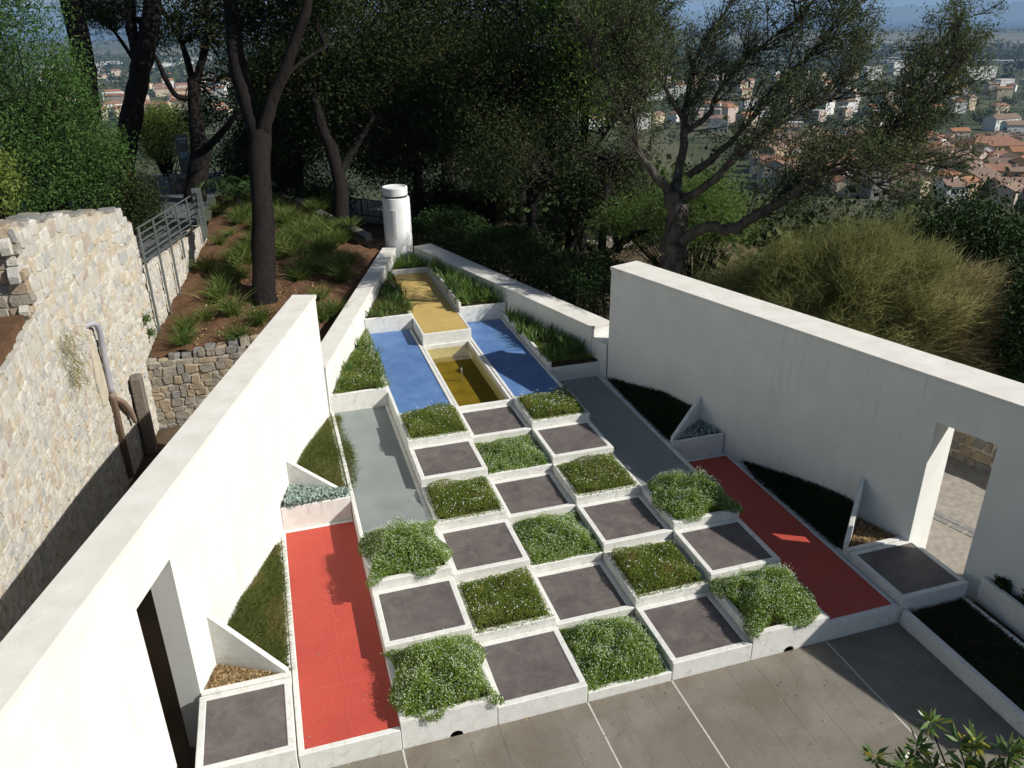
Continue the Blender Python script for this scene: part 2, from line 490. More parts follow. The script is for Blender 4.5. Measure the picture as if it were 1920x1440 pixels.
def box(x0, x1, y0, y1, z0, z1):
    V = [(x0, y0, z0), (x1, y0, z0), (x1, y1, z0), (x0, y1, z0), (x0, y0, z1), (x1, y0, z1), (x1, y1, z1), (x0, y1, z1)]
    F = [(3, 2, 1, 0), (4, 5, 6, 7), (0, 1, 5, 4), (1, 2, 6, 5), (2, 3, 7, 6), (3, 0, 4, 7)]
    return V, F


def soft_box(x0, x1, y0, y1, z0, z1, b=0.008):
    """box with its upper and side edges eased"""
    V, F = [], []
    rings = [(0, z0), (0, z1 - b), (b, z1)]
    for ins, z in rings:
        c = b if ins == 0 else b * 2
        X0, X1, Y0, Y1 = x0 + ins, x1 - ins, y0 + ins, y1 - ins
        cc = min(b, (X1 - X0) / 4, (Y1 - Y0) / 4)
        V += [(X0 + cc, Y0, z), (X1 - cc, Y0, z), (X1, Y0 + cc, z), (X1, Y1 - cc, z), (X1 - cc, Y1, z), (X0 + cc, Y1, z), (X0, Y1 - cc, z), (X0, Y0 + cc, z)]
    for r in range(2):
        for i in range(8):
            j = (i + 1) % 8
            F.append((r * 8 + i, r * 8 + j, r * 8 + 8 + j, r * 8 + 8 + i))
    F.append(tuple(range(16, 24)))
    F.append(tuple(range(7, -1, -1)))
    return V, F


def prism(poly, z0, z1):
    """vertical prism over a plan polygon (counter-clockwise); z may be a number or a list per corner"""
    n = len(poly)
    a = z0 if isinstance(z0, (list, tuple)) else [z0] * n
    c = z1 if isinstance(z1, (list, tuple)) else [z1] * n
    V = [(x, y, a[i]) for i, (x, y) in enumerate(poly)] + [(x, y, c[i]) for i, (x, y) in enumerate(poly)]
    F = [tuple(range(n - 1, -1, -1)), tuple(range(n, 2 * n))]
    for i in range(n):
        j = (i + 1) % n
        F.append((i, j, n + j, n + i))
    return V, F


def tube(pts, n=8, cap=True, wob=0.0):
    """swept tube along (x,y,z,r) points"""
    P = np.array([p[:3] for p in pts], float)
    Rr = np.array([p[3] for p in pts], float)
    # resample smoothly
    k = len(P)
    T = np.gradient(P, axis=0)
    T /= np.linalg.norm(T, axis=1, keepdims=True) + 1e-9
    ref = np.array([0.31, 0.22, 0.93]) if abs(T[0] @ np.array([0, 0, 1])) < 0.9 else np.array([1.0, 0.1, 0.0])
    V, F = [], []
    u = np.cross(T[0], ref)
    u /= np.linalg.norm(u)
    for i in range(k):
        u = u - (u @ T[i]) * T[i]
        u /= np.linalg.norm(u) + 1e-9
        w = np.cross(T[i], u)
        for s in range(n):
            a = 2 * math.pi * s / n
            r = Rr[i] * (1 + (wob * (random.random() - 0.5) if wob else 0))
            V.append(tuple(P[i] + r * (math.cos(a) * u + math.sin(a) * w)))
    for i in range(k - 1):
        for s in range(n):
            t = (s + 1) % n
            F.append((i * n + s, i * n + t, (i + 1) * n + t, (i + 1) * n + s))
    if cap:
        F.append(tuple(range(n - 1, -1, -1)))
        F.append(tuple((k - 1) * n + s for s in range(n)))
    return V, F


def smooth_path(pts, sub=4):
    P = np.array(pts, float)
    out = []
    n = len(P)
    for i in range(n - 1):
        p0, p1, p2, p3 = P[max(i - 1, 0)], P[i], P[i + 1], P[min(i + 2, n - 1)]
        for s in range(sub):
            t = s / sub
            out.append(0.5 * ((2 * p1) + (-p0 + p2) * t + (2 * p0 - 5 * p1 + 4 * p2 - p3) * t * t + (-p0 + 3 * p1 - 3 * p2 + p3) * t ** 3))
    out.append(P[-1])
    out = np.array(out)
    out[:, 3] = np.maximum(out[:, 3], 0.004)
    return out


def merge(parts):
    V, F, o = [], [], 0
    for v, f in parts:
        V += list(v)
        F += [tuple(i + o for i in ff) for ff in f]
        o += len(v)
    return V, F


def unit(a):
    return a / (np.linalg.norm(a, axis=-1, keepdims=True) + 1e-9)


def leaves(C, length, width, up=0.0, dirs=None, tint=None):
    """diamond leaf at each centre; length/width arrays or numbers; up biases leaf normals to the sky"""
    n = len(C)
    d = unit(rng.normal(size=(n, 3))) if dirs is None else dirs
    nr = unit(rng.normal(size=(n, 3)) + np.array([0, 0, up]))
    s = unit(np.cross(d, nr))
    L = np.broadcast_to(np.asarray(length, float), (n,))[:, None]
    W = np.broadcast_to(np.asarray(width, float), (n,))[:, None]
    V = np.stack([C - d * L / 2, C + s * W / 2 - d * L * 0.05, C + d * L / 2, C - s * W / 2 - d * L * 0.05], 1).reshape(-1, 3)
    Q = np.arange(n * 4).reshape(n, 4)
    t = rng.random(n) if tint is None else tint
    return V, Q, np.repeat(t, 4)


def blades(B, D, length, width, bend=0.4, tint=None, seg=2):
    """grass blades from base points B growing along D, drooping by bend"""
    n = len(B)
    L = np.broadcast_to(np.asarray(length, float), (n,))
    W = np.broadcast_to(np.asarray(width, float), (n,))
    side = unit(np.cross(D, unit(rng.normal(size=(n, 3)))))
    rows = []
    for k in range(seg + 1):
        t = k / seg
        c = B + D * (L * t)[:, None]
        c = c + np.stack([D[:, 0], D[:, 1], np.zeros(n)], 1) * (L * bend * t * t)[:, None]
        c[:, 2] -= L * bend * 0.6 * t * t
        w = (W * (1 - 0.92 * t ** 1.5) / 2)[:, None]
        rows.append(c - side * w)
        rows.append(c + side * w)
    V = np.stack(rows, 1).reshape(-1, 3)
    m_ = 2 * (seg + 1)
    base = (np.arange(n) * m_)[:, None]
    Q = np.concatenate([base + np.array([2 * k, 2 * k + 1, 2 * k + 3, 2 * k + 2]) for k in range(seg)], 0)
    t = rng.random(n) if tint is None else tint
    return V, Q, np.repeat(t, m_)


def sticks(A, B_, ra, rb):
    """three-sided tapering twigs between point arrays"""
    n = len(A)
    d = unit(B_ - A)
    u = unit(np.cross(d, np.array([0.3, 0.5, 0.8])))
    w = np.cross(d, u)
    V = []
    for P, r in ((A, ra), (B_, rb)):
        r = np.broadcast_to(np.asarray(r, float), (n,))[:, None]
        for k in range(3):
            a = 2 * math.pi * k / 3
            V.append(P + r * (math.cos(a) * u + math.sin(a) * w))
    V = np.stack(V, 1).reshape(-1, 3)
    base = (np.arange(n) * 6)[:, None]
    Q = np.concatenate([base + np.array([k, (k + 1) % 3, 3 + (k + 1) % 3, 3 + k]) for k in range(3)], 0)
    return V, Q


def join(*sets):
    Vs, Qs, Ts, o = [], [], [], 0
    for s_ in sets:
        Vs.append(s_[0])
        Qs.append(s_[1] + o)
        Ts.append(s_[2] if len(s_) > 2 else np.zeros(len(s_[0])))
        o += len(s_[0])
    return np.concatenate(Vs), np.concatenate(Qs), np.concatenate(Ts)


def stuff(name, label, cat, V, Q, T, mat, mats=None, group=None):
    o = obj(name, V, (Q, None), mat, None, False, T)
    tag(o, label, cat, group, "stuff")
    return o

# ------------------------------------------------------------------ ground, far country, sea
PITCH = 0.978
HU = 0.118
RR = [0, 14, 22, 40, 60, 110, 180, 250, 400, 700, 1200, 2000, 5400, 6000, 12000, 40000]
ZZ = [0, 0, -2, -8, -16, -32, -42, -46, -52, -62, -70, -77, -81, -84, -90, -95]
NEAR = np.array([(3.5, 4, -.7), (0, 1, -.7), (7, 1, -.7), (3.5, 9, -.6), (3.5, 12, -.4), (1, 7, -.6), (6, 7, -.5), (3, -4, -.6), (-1, -4, -.6), (8, -4, -.5),
                 (-2, 2, -.35), (-2, 5, -.35), (-1.6, 8, -.4), (0, 10, .2), (0, 14, .8), (-4, 5, .0), (-5, 12, .8), (-3, 22, .8), (-8, 20, .4),
                 (9, 1, -.04), (10.5, 2.5, -.04), (9.5, -1.5, -.04), (12, 0, -.1), (9, 5, -.1), (8.2, 8, .1), (7, 11, .5), (5.8, 14.5, .8), (3.6, 17, .9), (3, 20.5, .85), (0.5, 20, 1.2),
                 (8.5, 18.5, .3), (10, 15, .1), (14, 10, -.8), (14, 3, -.8), (12, 22, -1), (5, 25, .2), (-2, 28, .5), (20, 0, -3), (20, 15, -3.5), (-15, 10, 1)])


def ground_z(x, y):
    x = np.asarray(x, float)
    y = np.asarray(y, float)
    r = np.hypot(x - 3, y - 8)
    far = np.interp(r, RR, ZZ)
    d2 = (x[..., None] - NEAR[:, 0]) ** 2 + (y[..., None] - NEAR[:, 1]) ** 2
    w = 1 / (d2 + 0.15) ** 1.8
    nz = (w * NEAR[:, 2]).sum(-1) / w.sum(-1)
    t = np.clip((r - 13) / 9, 0, 1)
    t = t * t * (3 - 2 * t)
    return nz * (1 - t) + far * t


def radial_sheet(name, radii, nang, zf, mat, kind):
    A = np.linspace(0, 2 * math.pi, nang, endpoint=False)
    X = 3 + np.outer(radii, np.sin(A))
    Y = 8 + np.outer(radii, np.cos(A))
    Z = zf(X, Y)
    V = np.stack([X, Y, Z], -1).reshape(-1, 3)
    nr = len(radii)
    i, j = np.meshgrid(np.arange(nr - 1), np.arange(nang), indexing='ij')
    j2 = (j + 1) % nang
    Q = np.stack([i * nang + j, (i + 1) * nang + j, (i + 1) * nang + j2, i * nang + j2], -1).reshape(-1, 4)
    o = obj(name, V, (Q, None), mat, None, True)
    tag(o, None, None, None, kind)
    return o


radii = np.concatenate([np.linspace(0.01, 34, 90), np.geomspace(35, 33000, 90)])
radial_sheet("ground", radii, 200, ground_z, "terrain", "structure")
radial_sheet("sea", np.geomspace(5000, 33500, 24), 96, lambda x, y: np.full_like(x, -82.5), "sea", "structure")

# ridge of hills across the bay
az = np.radians(np.linspace(-25, 80, 211))
nr_ = 9
prof = np.zeros_like(az)
for a0, w_, h_ in ((44.7, 3.2, 225), (50.5, 3.0, 175), (40.8, 2.2, 165), (37.2, 2.0, 160), (33.5, 2.6, 130), (27, 4, 150), (20, 5, 170), (10, 6, 190), (0, 7, 210), (-10, 6, 240), (-20, 6, 250), (57, 4, 190), (66, 6, 210), (76, 5, 160), (47.6, 1.5, 190), (42.6, 1.2, 150)):
    prof = np.maximum(prof, h_ * np.exp(-((np.degrees(az) - a0) / w_) ** 2))
prof = prof + 12 * np.sin(np.degrees(az) * 2.3) + 7 * np.sin(np.degrees(az) * 6.1 + 1) + 4 * np.sin(np.degrees(az) * 13.7 + 2) - 20
V = []
for k in range(nr_):
    t = k / (nr_ - 1)
    shp = math.sin(math.pi * t) ** 1.3
    R_ = 13500 + 2600 * t
    jit = 1 + 0.12 * np.sin(np.degrees(az) * 9 + 3 * k)
    V.append(np.stack([3 + R_ * np.sin(az), 8 + R_ * np.cos(az), -95 + (prof + 60) * shp * jit], 1))
V = np.concatenate(V)
na = len(az)
Q = np.array([[k * na + i, k * na + i + 1, (k + 1) * na + i + 1, (k + 1) * na + i] for k in range(nr_ - 1) for i in range(na - 1)])
tag(obj("hills", V, (Q, None), "hill_scrub", None, True), None, None, None, "structure")


def at_az(a, r):
    a = math.radians(a)
    return 0.415 + r * math.sin(a), -5.91 + r * math.cos(a)


def strip(name, a0, a1, r0, r1, mat, lift):
    n = 14
    V = []
    for i in range(n + 1):
        a = a0 + (a1 - a0) * i / n
        for r in (r0, r1):
            x, y = at_az(a, r)
            V.append((x, y, float(ground_z(x, y)) + lift))
    F = [(2 * i, 2 * i + 2, 2 * i + 3, 2 * i + 1) for i in range(n)]
    return tag(obj(name, V, F, mat), None, None, None, "structure")


strip("airfield", 31, 62, 2550, 4300, "dry_grass", 1.2)
strip("runway", 33, 60, 2900, 2990, "runway", 2.0)
strip("taxiway", 36, 58, 3380, 3440, "runway", 2.0)
strip("field", -12, -3, 2600, 3200, "dry_grass", 1.2)

# ------------------------------------------------------------------ the paved court in front
court = thing("court", None, None, (3.5, -1.5, 0), None, "structure")
obj("base_slab", *box(-3.2, 7.02, -3.6, -0.004, -0.5, -0.0015), "grout", court)
for xw in (1.0, 3.0, 4.0, 6.0):
    obj("joint_strip", *box(xw - .0095, xw + .0095, -3.6, -0.004, -0.02, -0.0003), "joint_white", court)
edges = [-3.2, -1.6, 0.0, 1.0, 2.0, 3.0, 4.0, 5.0, 6.0, 7.02]
wide = {1.0, 3.0, 4.0, 6.0}
ys = [-0.004, -0.47, -0.94, -1.41, -1.88, -2.35, -2.82, -3.6]
for i in range(len(edges) - 1):
    sub = 3 if edges[i + 1] - edges[i] < 1.3 else 4
    for s_ in range(sub):
        xa = edges[i] + (edges[i + 1] - edges[i]) * s_ / sub
        xb = edges[i] + (edges[i + 1] - edges[i]) * (s_ + 1) / sub
        ga = 0.010 if (s_ == 0 and edges[i] in wide) else 0.0012
        gb = 0.010 if (s_ == sub - 1 and edges[i + 1] in wide) else 0.0012
        off = 0.0
        yy = [ys[0]] + [y - off for y in ys[1:-1]] + [ys[-1]]
        for k in range(len(yy) - 1):
            dz = random.uniform(-0.0006, 0.0006)
            obj("paving_panel", *box(xa + ga, xb - gb, yy[k + 1] + 0.0012, yy[k] - 0.0012, -0.03, 0.0 + dz), "mosaic_grey", court)

# ------------------------------------------------------------------ checkerboard of platforms and planters
ROWN = ["front row", "second row", "third row", "fourth row", "fifth row", "back row"]
POS5 = {1: "left end", 2: "second from left", 3: "centre", 4: "second from right", 5: "right end"}
POS3 = {2: "left end", 3: "centre", 4: "right end"}
G_ = 0.0022
RW = 0.072


def rims(t, x0, x1, y0, y1, zb, zt, w=RW, hole=None, mat="rim_paint"):
    j = lambda: random.uniform(-0.004, 0.004)
    # front and back run full width, sides between them
    if hole is None:
        obj("rim", *soft_box(x0, x1, y0, y0 + w, zb, zt + j()), mat, t)
    else:
        hx, hr = hole
        prof = [(x0, zb), (hx - hr, zb), (hx - hr, 0.001)]
        prof += [(hx + hr * math.cos(a), 0.001 + hr * 0.85 * math.sin(a)) for a in np.linspace(math.pi, 0, 9)[1:-1]]
        prof += [(hx + hr, 0.001), (hx + hr, zb), (x1, zb), (x1, zt), (x0, zt)]
        n = len(prof)
        V = [(x, y0, z) for x, z in prof] + [(x, y0 + w, z) for x, z in prof]
        F = [tuple(range(n)), tuple(range(2 * n - 1, n - 1, -1))] + [(i, n + i, n + (i + 1) % n, (i + 1) % n) for i in range(n)]
        obj("rim", V, F, mat, t)
    obj("rim", *soft_box(x0, x1, y1 - w, y1, zb, zt + j()), mat, t)
    obj("rim", *soft_box(x0, x0 + w, y0 + w + 0.001, y1 - w - 0.001, zb, zt - 0.002 + j()), mat, t)
    obj("rim", *soft_box(x1 - w, x1, y0 + w + 0.001, y1 - w - 0.001, zb, zt - 0.002 + j()), mat, t)


def panels(t, x0, x1, y0, y1, z, mat, gmat, nx, ny, name="panel"):
    obj("bedding", *box(x0 + 0.001, x1 - 0.001, y0 + 0.001, y1 - 0.001, z - 0.05, z - 0.0007), gmat, t)
    for a in range(nx):
        for c in range(ny):
            xa = x0 + (x1 - x0) * a / nx
            xb = x0 + (x1 - x0) * (a + 1) / nx
            ya = y0 + (y1 - y0) * c / ny
            yb = y0 + (y1 - y0) * (c + 1) / ny
            obj(name, *box(xa + 0.0012, xb - 0.0012, ya + 0.0012, yb - 0.0012, z - 0.03, z + random.uniform(-0.0002, 0.0004)), mat, t)


def platform(x0, x1, y0, y1, zb, zt, label, nx=3, ny=3, cat="platform", mat="mosaic_mauve", gmat="grout", name="tiled_platform", drop=0.012, group="mosaic platforms of the checkerboard"):
    t = thing(name, label, cat, ((x0 + x1) / 2, (y0 + y1) / 2, zb), group)
    rims(t, x0 + G_, x1 - G_, y0 + G_, y1 - G_, zb, zt)
    panels(t, x0 + RW + G_, x1 - RW - G_, y0 + RW + G_, y1 - RW - G_, zt - drop, mat, gmat, nx, ny)
    return t


def groundcover_daisy(x0, x1, y0, y1, z, seed):
    """low mat of fine leaves with many small white flowers"""
    n = 12500
    x = rng.uniform(x0 - 0.04, x1 + 0.04, n)
    y = rng.uniform(y0 - 0.07, y1 + 0.02, n)
    u = (x - x0) / (x1 - x0)
    v = (y - y0) / (y1 - y0)
    edge = np.clip(np.minimum(np.minimum(u, 1 - u), np.minimum(v, 1 - v)) * 5 + 0.35, 0.1, 1)
    ph = seed * 1.7
    mound = 0.115 + 0.055 * np.sin(x * 5.1 + ph) * np.cos(y * 4.3 + ph) + 0.03 * np.sin(x * 13 + 2 * ph) * np.sin(y * 11 + ph)
    hgt = np.maximum(mound, 0.02) * edge ** 0.6 + 0.035
    zz = z + hgt * rng.random(n) ** 0.45
    zz = np.where((u < 0) | (u > 1) | (v < 0) | (v > 1), z + rng.uniform(-0.02, 0.06, n), zz)
    patch = 0.5 + 0.5 * np.sin(x * 6 + 2 * ph) * np.sin(y * 7 + ph)
    bare = np.sin(x * 9 + 3 * ph) * np.sin(y * 8 - ph) + .5 * np.sin(x * 19 + ph) * np.sin(y * 21)
    tint = np.clip(0.22 + 0.38 * patch + rng.normal(0, 0.2, n) + .5 * (bare < -.95), 0, 1)
    d = unit(rng.normal(size=(n, 3)) * np.array([1, 1, 0.6]) + np.array([0, 0, 0.55]))
    f = leaves(np.stack([x, y, zz], 1), rng.uniform(0.02, 0.046, n), rng.uniform(0.006, 0.012, n), 1.6, d, tint)
    m_ = 210 + int(90 * rng.random())
    cx = rng.uniform(x0 - 0.02, x1 + 0.02, m_)
    cy = rng.uniform(y0 - 0.03, y1, m_)
    keep = (np.sin(cx * 7 + ph) * np.sin(cy * 6 + ph) + rng.normal(0, .7, m_)) > -0.5
    cx, cy = cx[keep], cy[keep]
    mo = 0.115 + 0.055 * np.sin(cx * 5.1 + ph) * np.cos(cy * 4.3 + ph) + 0.03 * np.sin(cx * 13 + 2 * ph) * np.sin(cy * 11 + ph)
    cz = z + np.maximum(mo, 0.02) + 0.045 + rng.uniform(0, 0.02, len(cx))
    fl = flowers(np.stack([cx, cy, cz], 1), 0.0056)
    return f, fl


def flowers(C, r):
    """tiny six-petal discs facing upward"""
    n = len(C)
    nr = unit(rng.normal(size=(n, 3)) * 0.45 + np.array([0, -0.25, 1]))
    u = unit(np.cross(nr, rng.normal(size=(n, 3))))
    w = np.cross(nr, u)
    rr = r * rng.uniform(0.75, 1.25, n)[:, None]
    V = np.stack([C + rr * (math.cos(a) * u + math.sin(a) * w) for a in np.arange(6) * math.pi / 3], 1).reshape(-1, 3)
    b_ = (np.arange(n) * 6)[:, None]
    Q = np.concatenate([b_ + np.array([0, 1, 2, 3]), b_ + np.array([0, 3, 4, 5])], 0)
    return V, Q, np.repeat(rng.random(n), 6)


def groundcover_airy(x0, x1, y0, y1, z, seed, tall=0.26, over=0.10):
    """billowing fine-stemmed plants with pale specks of bloom"""
    ph = seed * 2.1
    n = 20500
    x = rng.uniform(x0 - over, x1 + over, n)
    y = rng.uniform(y0 - over, y1 + over * 0.6, n)
    u = (x - x0) / (x1 - x0)
    v = (y - y0) / (y1 - y0)
    e = np.minimum(np.minimum(u, 1 - u), np.minimum(v, 1 - v))
    cut = 0.09 * np.sin(x * 9 + ph) * np.sin(y * 8 + ph)
    hole = np.sin(x * 11 + 3 * ph) * np.sin(y * 13 - ph) + 0.6 * np.sin(x * 23 + ph) * np.sin(y * 19 + 2 * ph)
    ok = (e + cut > -0.07) & ((hole > -1.05) | (rng.random(n) < .25))
    x, y, e = x[ok], y[ok], e[ok]
    n = len(x)
    dome = np.clip(0.42 + e * 2.0, 0.15, 1) * tall * (0.8 + 0.22 * np.sin(x * 6 + ph) * np.cos(y * 7 - ph) + 0.13 * np.sin(x * 17 + ph) * np.sin(y * 15))
    q_ = rng.random(n) ** 0.6
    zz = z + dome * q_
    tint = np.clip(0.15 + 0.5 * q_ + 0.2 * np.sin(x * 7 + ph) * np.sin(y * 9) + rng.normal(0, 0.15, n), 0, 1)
    d = unit(rng.normal(size=(n, 3)) * np.array([1, 1, 0.5]) + np.array([0, 0, 0.9]))
    f = leaves(np.stack([x, y, zz], 1), rng.uniform(0.020, 0.047, n), rng.uniform(0.007, 0.0135, n), 1.6, d, tint)
    k = rng.choice(n, 420, replace=False)
    top = np.stack([x[k], y[k], z + dome[k] * rng.uniform(0.95, 1.2, 420)], 1)
    low = top - np.stack([rng.normal(0, 0.02, 420), rng.normal(0, 0.02, 420), 0.09 + 0.04 * rng.random(420)], 1)
    st = sticks(low, top, 0.0016, 0.0010)
    st = (st[0], st[1], np.full(len(st[0]), 0.8))
    k = rng.choice(n, 2600, replace=False)
    C = np.stack([x[k], y[k], z + dome[k] * rng.uniform(0.9, 1.2, 2600)], 1) + rng.normal(0, 0.016, (2600, 3))
    C = np.concatenate([C, top])
    fl = leaves(C, rng.uniform(0.009, 0.017, len(C)), rng.uniform(0.008, 0.014, len(C)), 2.0)
    return join(f, st), fl


def planting(name, label, cat, centre, f, fl, matf, matl, group):
    t = thing(name, label, cat, centre, group, "stuff")
    obj("foliage", f[0], (f[1], None), matf, t, False, f[2])
    if fl is not None:
        obj("flowers", fl[0], (fl[1], None), matl, t, False, fl[2])
    return t


cells = {0: [1, 2, 3, 4, 5], 1: [1, 2, 3, 4, 5], 2: [1, 2, 3, 4, 5], 3: [2, 3, 4], 4: [2, 3, 4], 5: [2, 3, 4]}
for r, cols in cells.items():
    pos = POS5 if len(cols) == 5 else POS3
    for c in cols:
        x0, x1 = float(c), float(c + 1)
        y0, y1 = r * PITCH, (r + 1) * PITCH
        zt = (1 + r + abs(c - 3)) * HU
        zb = -0.02 if r == 0 else max(-0.02, zt - 3.2 * HU)
        where = f"at {pos[c]} in the {ROWN[r]} of the checkerboard"
        if (r + c) % 2 == 0:
            platform(x0, x1, y0, y1, zb, zt, f"white-rimmed mauve mosaic platform {where}", 3, 3)
        else:
            t = thing("planter_box", f"white-rimmed square planter {where}", "planter", (c + .5, (y0 + y1) / 2, zb), "square planters of the checkerboard")
            hole = None
            if r == 0 and c == 1:
                hole = (1.56, 0.068)
            if r == 0 and c == 5:
                hole = (5.50, 0.068)
            rims(t, x0 + G_, x1 - G_, y0 + G_, y1 - G_, zb, zt, hole=hole)
            obj("soil", *box(x0 + RW + 0.004, x1 - RW - 0.004, y0 + RW + 0.004, y1 - RW - 0.004, zt - 0.09, zt - 0.035), "dark_soil", t)
            ix0, ix1, iy0, iy1 = x0 + RW, x1 - RW, y0 + RW, y1 - RW
            if c in (2, 4):
                f, fl = groundcover_daisy(ix0, ix1, iy0, iy1, zt - 0.035, r * 3 + c)
                planting("daisy_groundcover", f"low mat of white-flowered daisies in the planter {where}", "groundcover", (c + .5, (y0 + y1) / 2, zt - 0.03), f, fl, "leaf_mat", "flower_white", "daisy mats in the checkerboard planters")
            else:
                tall = {(0, 1): 0.40, (0, 3): 0.38, (0, 5): 0.40, (2, 1): 0.40, (2, 3): 0.30, (2, 5): 0.42, (4, 3): 0.24}.get((r, c), 0.26)
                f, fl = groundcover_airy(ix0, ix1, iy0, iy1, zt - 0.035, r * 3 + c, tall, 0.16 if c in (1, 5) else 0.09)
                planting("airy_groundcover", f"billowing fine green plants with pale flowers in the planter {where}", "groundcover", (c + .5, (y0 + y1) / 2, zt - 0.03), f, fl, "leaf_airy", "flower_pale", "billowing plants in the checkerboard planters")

# ------------------------------------------------------------------ coloured strips
Z_RED, Z_GREY, Z_BLUE, Z_YEL = 0.262, 0.53, 0.765, 1.0
Y3, Y4, Y6, Y7, Y9, Y10 = 3 * PITCH, 4 * PITCH, 6 * PITCH, 7 * PITCH, 8.83, 9.86
for side, (xa, xb) in (("left", (0.0, 1.0)), ("right", (6.0, 7.0))):
    t = thing("red_path", "long red mosaic strip in sunlight along the left of the checkerboard" if side == "left" else "long red mosaic strip in wall shadow along the right of the checkerboard", "path", ((xa + xb) / 2, Y4 / 2, -0.02), "red mosaic strips")
    w = 0.066
    zr = Z_RED - 0.006
    obj("kerb", *soft_box(xa + G_, xb - G_, G_, w, -0.02, zr), "rim_paint", t)
    obj("kerb", *soft_box(xa + G_, xb - G_, Y4 - w, Y4 - G_, -0.02, zr), "rim_paint", t)
    if side == "left":
        obj("kerb", *soft_box(xa + G_, xa + w, w + .001, Y4 - w - .001, -0.02, zr - .002), "rim_paint", t)
        xi, xj = xa + w, xb - G_
    else:
        obj("kerb", *soft_box(xb - w, xb - G_, w + .001, Y4 - w - .001, -0.02, zr - .002), "rim_paint", t)
        xi, xj = xa + G_, xb - w
    panels(t, xi, xj, w, Y4 - w, zr - 0.008, "mosaic_red", "grout_red", 2, 5)
for side, (xa, xb) in (("left", (1.0, 2.0)), ("right", (5.0, 6.0))):
    t = thing("grey_path", f"smooth grey floor strip behind the {side} end of the checkerboard" + (" in sunlight" if side == "left" else " in wall shadow"), "path", ((xa + xb) / 2, (Y3 + Y7) / 2, 0.1), "grey floor strips")
    obj("floor", *box(xa + 0.06, xb - 0.06, Y3 + 0.06, Y7 - G_, 0.1, Z_GREY - 0.008), "floor_grey", t)
    obj("kerb", *soft_box(xa + G_, xb - G_, Y3 + G_, Y3 + 0.058, 0.1, Z_GREY + 0.02), "rim_paint", t)
    obj("kerb", *soft_box(xa + G_, xa + 0.058, Y3 + 0.06, Y7 - G_, 0.1, Z_GREY + (0.02 if side == "left" else 0.0)), "rim_paint", t)
    obj("kerb", *soft_box(xb - 0.058, xb - G_, Y3 + 0.06, Y7 - G_, 0.1, Z_GREY + (0.0 if side == "left" else 0.02)), "rim_paint", t)
for side, (xa, xb) in (("left", (2.0, 3.0)), ("right", (4.0, 5.0))):
    t = thing("blue_path", f"blue painted floor strip to the {side} of the water basin", "path", ((xa + xb) / 2, (Y6 + Y10) / 2, 0.3), "blue floor strips")
    obj("floor", *box(xa + 0.062, xb - 0.062, Y6 + 0.06, Y10 - G_, 0.3, Z_BLUE - 0.006), "floor_blue", t)
    obj("kerb", *soft_box(xa + G_, xb - G_, Y6 + G_, Y6 + 0.058, 0.3, Z_BLUE + 0.008), "rim_paint", t)
    obj("kerb", *soft_box(xa + G_, xa + 0.06, Y6 + 0.06, Y10 - G_, 0.3, Z_BLUE + 0.012), "rim_paint", t)
    obj("kerb", *soft_box(xb - 0.06, xb - G_, Y6 + 0.06, Y10 - G_, 0.3, Z_BLUE + 0.012), "rim_paint", t)
# water basin
t = thing("water_basin", "sunken white-rimmed water basin with olive brown water between the blue strips", "basin", (3.5, (Y6 + Y9) / 2, 0.3))
zt = Z_BLUE + 0.005
obj("basin_floor", *box(3.062, 3.938, Y6 + 0.062, Y9 - 0.04, 0.30, 0.47), "basin_algae", t)
for (a, b2, c2, d2) in ((3.004, 3.996, Y6 + .004, Y6 + .06), (3.004, 3.06, Y6 + .062, Y9 - .004), (3.94, 3.996, Y6 + .062, Y9 - .004), (3.062, 3.938, Y9 - .038, Y9 - .004)):
    obj("rim", *soft_box(a, b2, c2, d2, 0.30, zt), "rim_paint", t)
obj("water_sheet", [(3.0605, Y6 + .0605, .68), (3.9395, Y6 + .0605, .68), (3.9395, Y9 - .0385, .68), (3.0605, Y9 - .0385, .68)], [(0, 1, 2, 3)], "water", t)
obj("spout", *tube([(3.5, 7.55, 0.44, 0.012), (3.5, 7.55, 0.66, 0.012), (3.5, 7.55, 0.72, 0.014), (3.5, 7.55, 0.735, 0.014), (3.5, 7.55, 0.74, 0.014)], 8), "pipe_grey", t)
# yellow strip
t = thing("yellow_path", "raised yellow ochre strip running back toward the white drum", "path", (3.52, 11, 0.4))
Y13 = 13.1
obj("floor", *box(3.075, 3.985, Y9 + .045, Y13 - .05, 0.4, Z_YEL - 0.004), "floor_yellow", t)
obj("kerb", *soft_box(3.03, 4.03, Y9, Y9 + .044, 0.4, Z_YEL + .004), "rim_paint", t)
obj("kerb", *soft_box(3.03, 3.073, Y9 + .046, Y13 - .05, 0.4, Z_YEL + .002), "rim_paint", t)
obj("kerb", *soft_box(3.987, 4.03, Y9 + .046, Y13 - .05, 0.4, Z_YEL + .002), "rim_paint", t)
obj("kerb", *soft_box(3.03, 4.03, Y13 - .048, Y13 + .03, 0.4, Z_YEL + .12), "rim_paint", t)

# ------------------------------------------------------------------ the two tall white walls
def lx(y):
    return 0.97 + 0.325 * (y - 6.77)


def rx(y):
    return 6.07 - 0.32 * (y - 6.65)


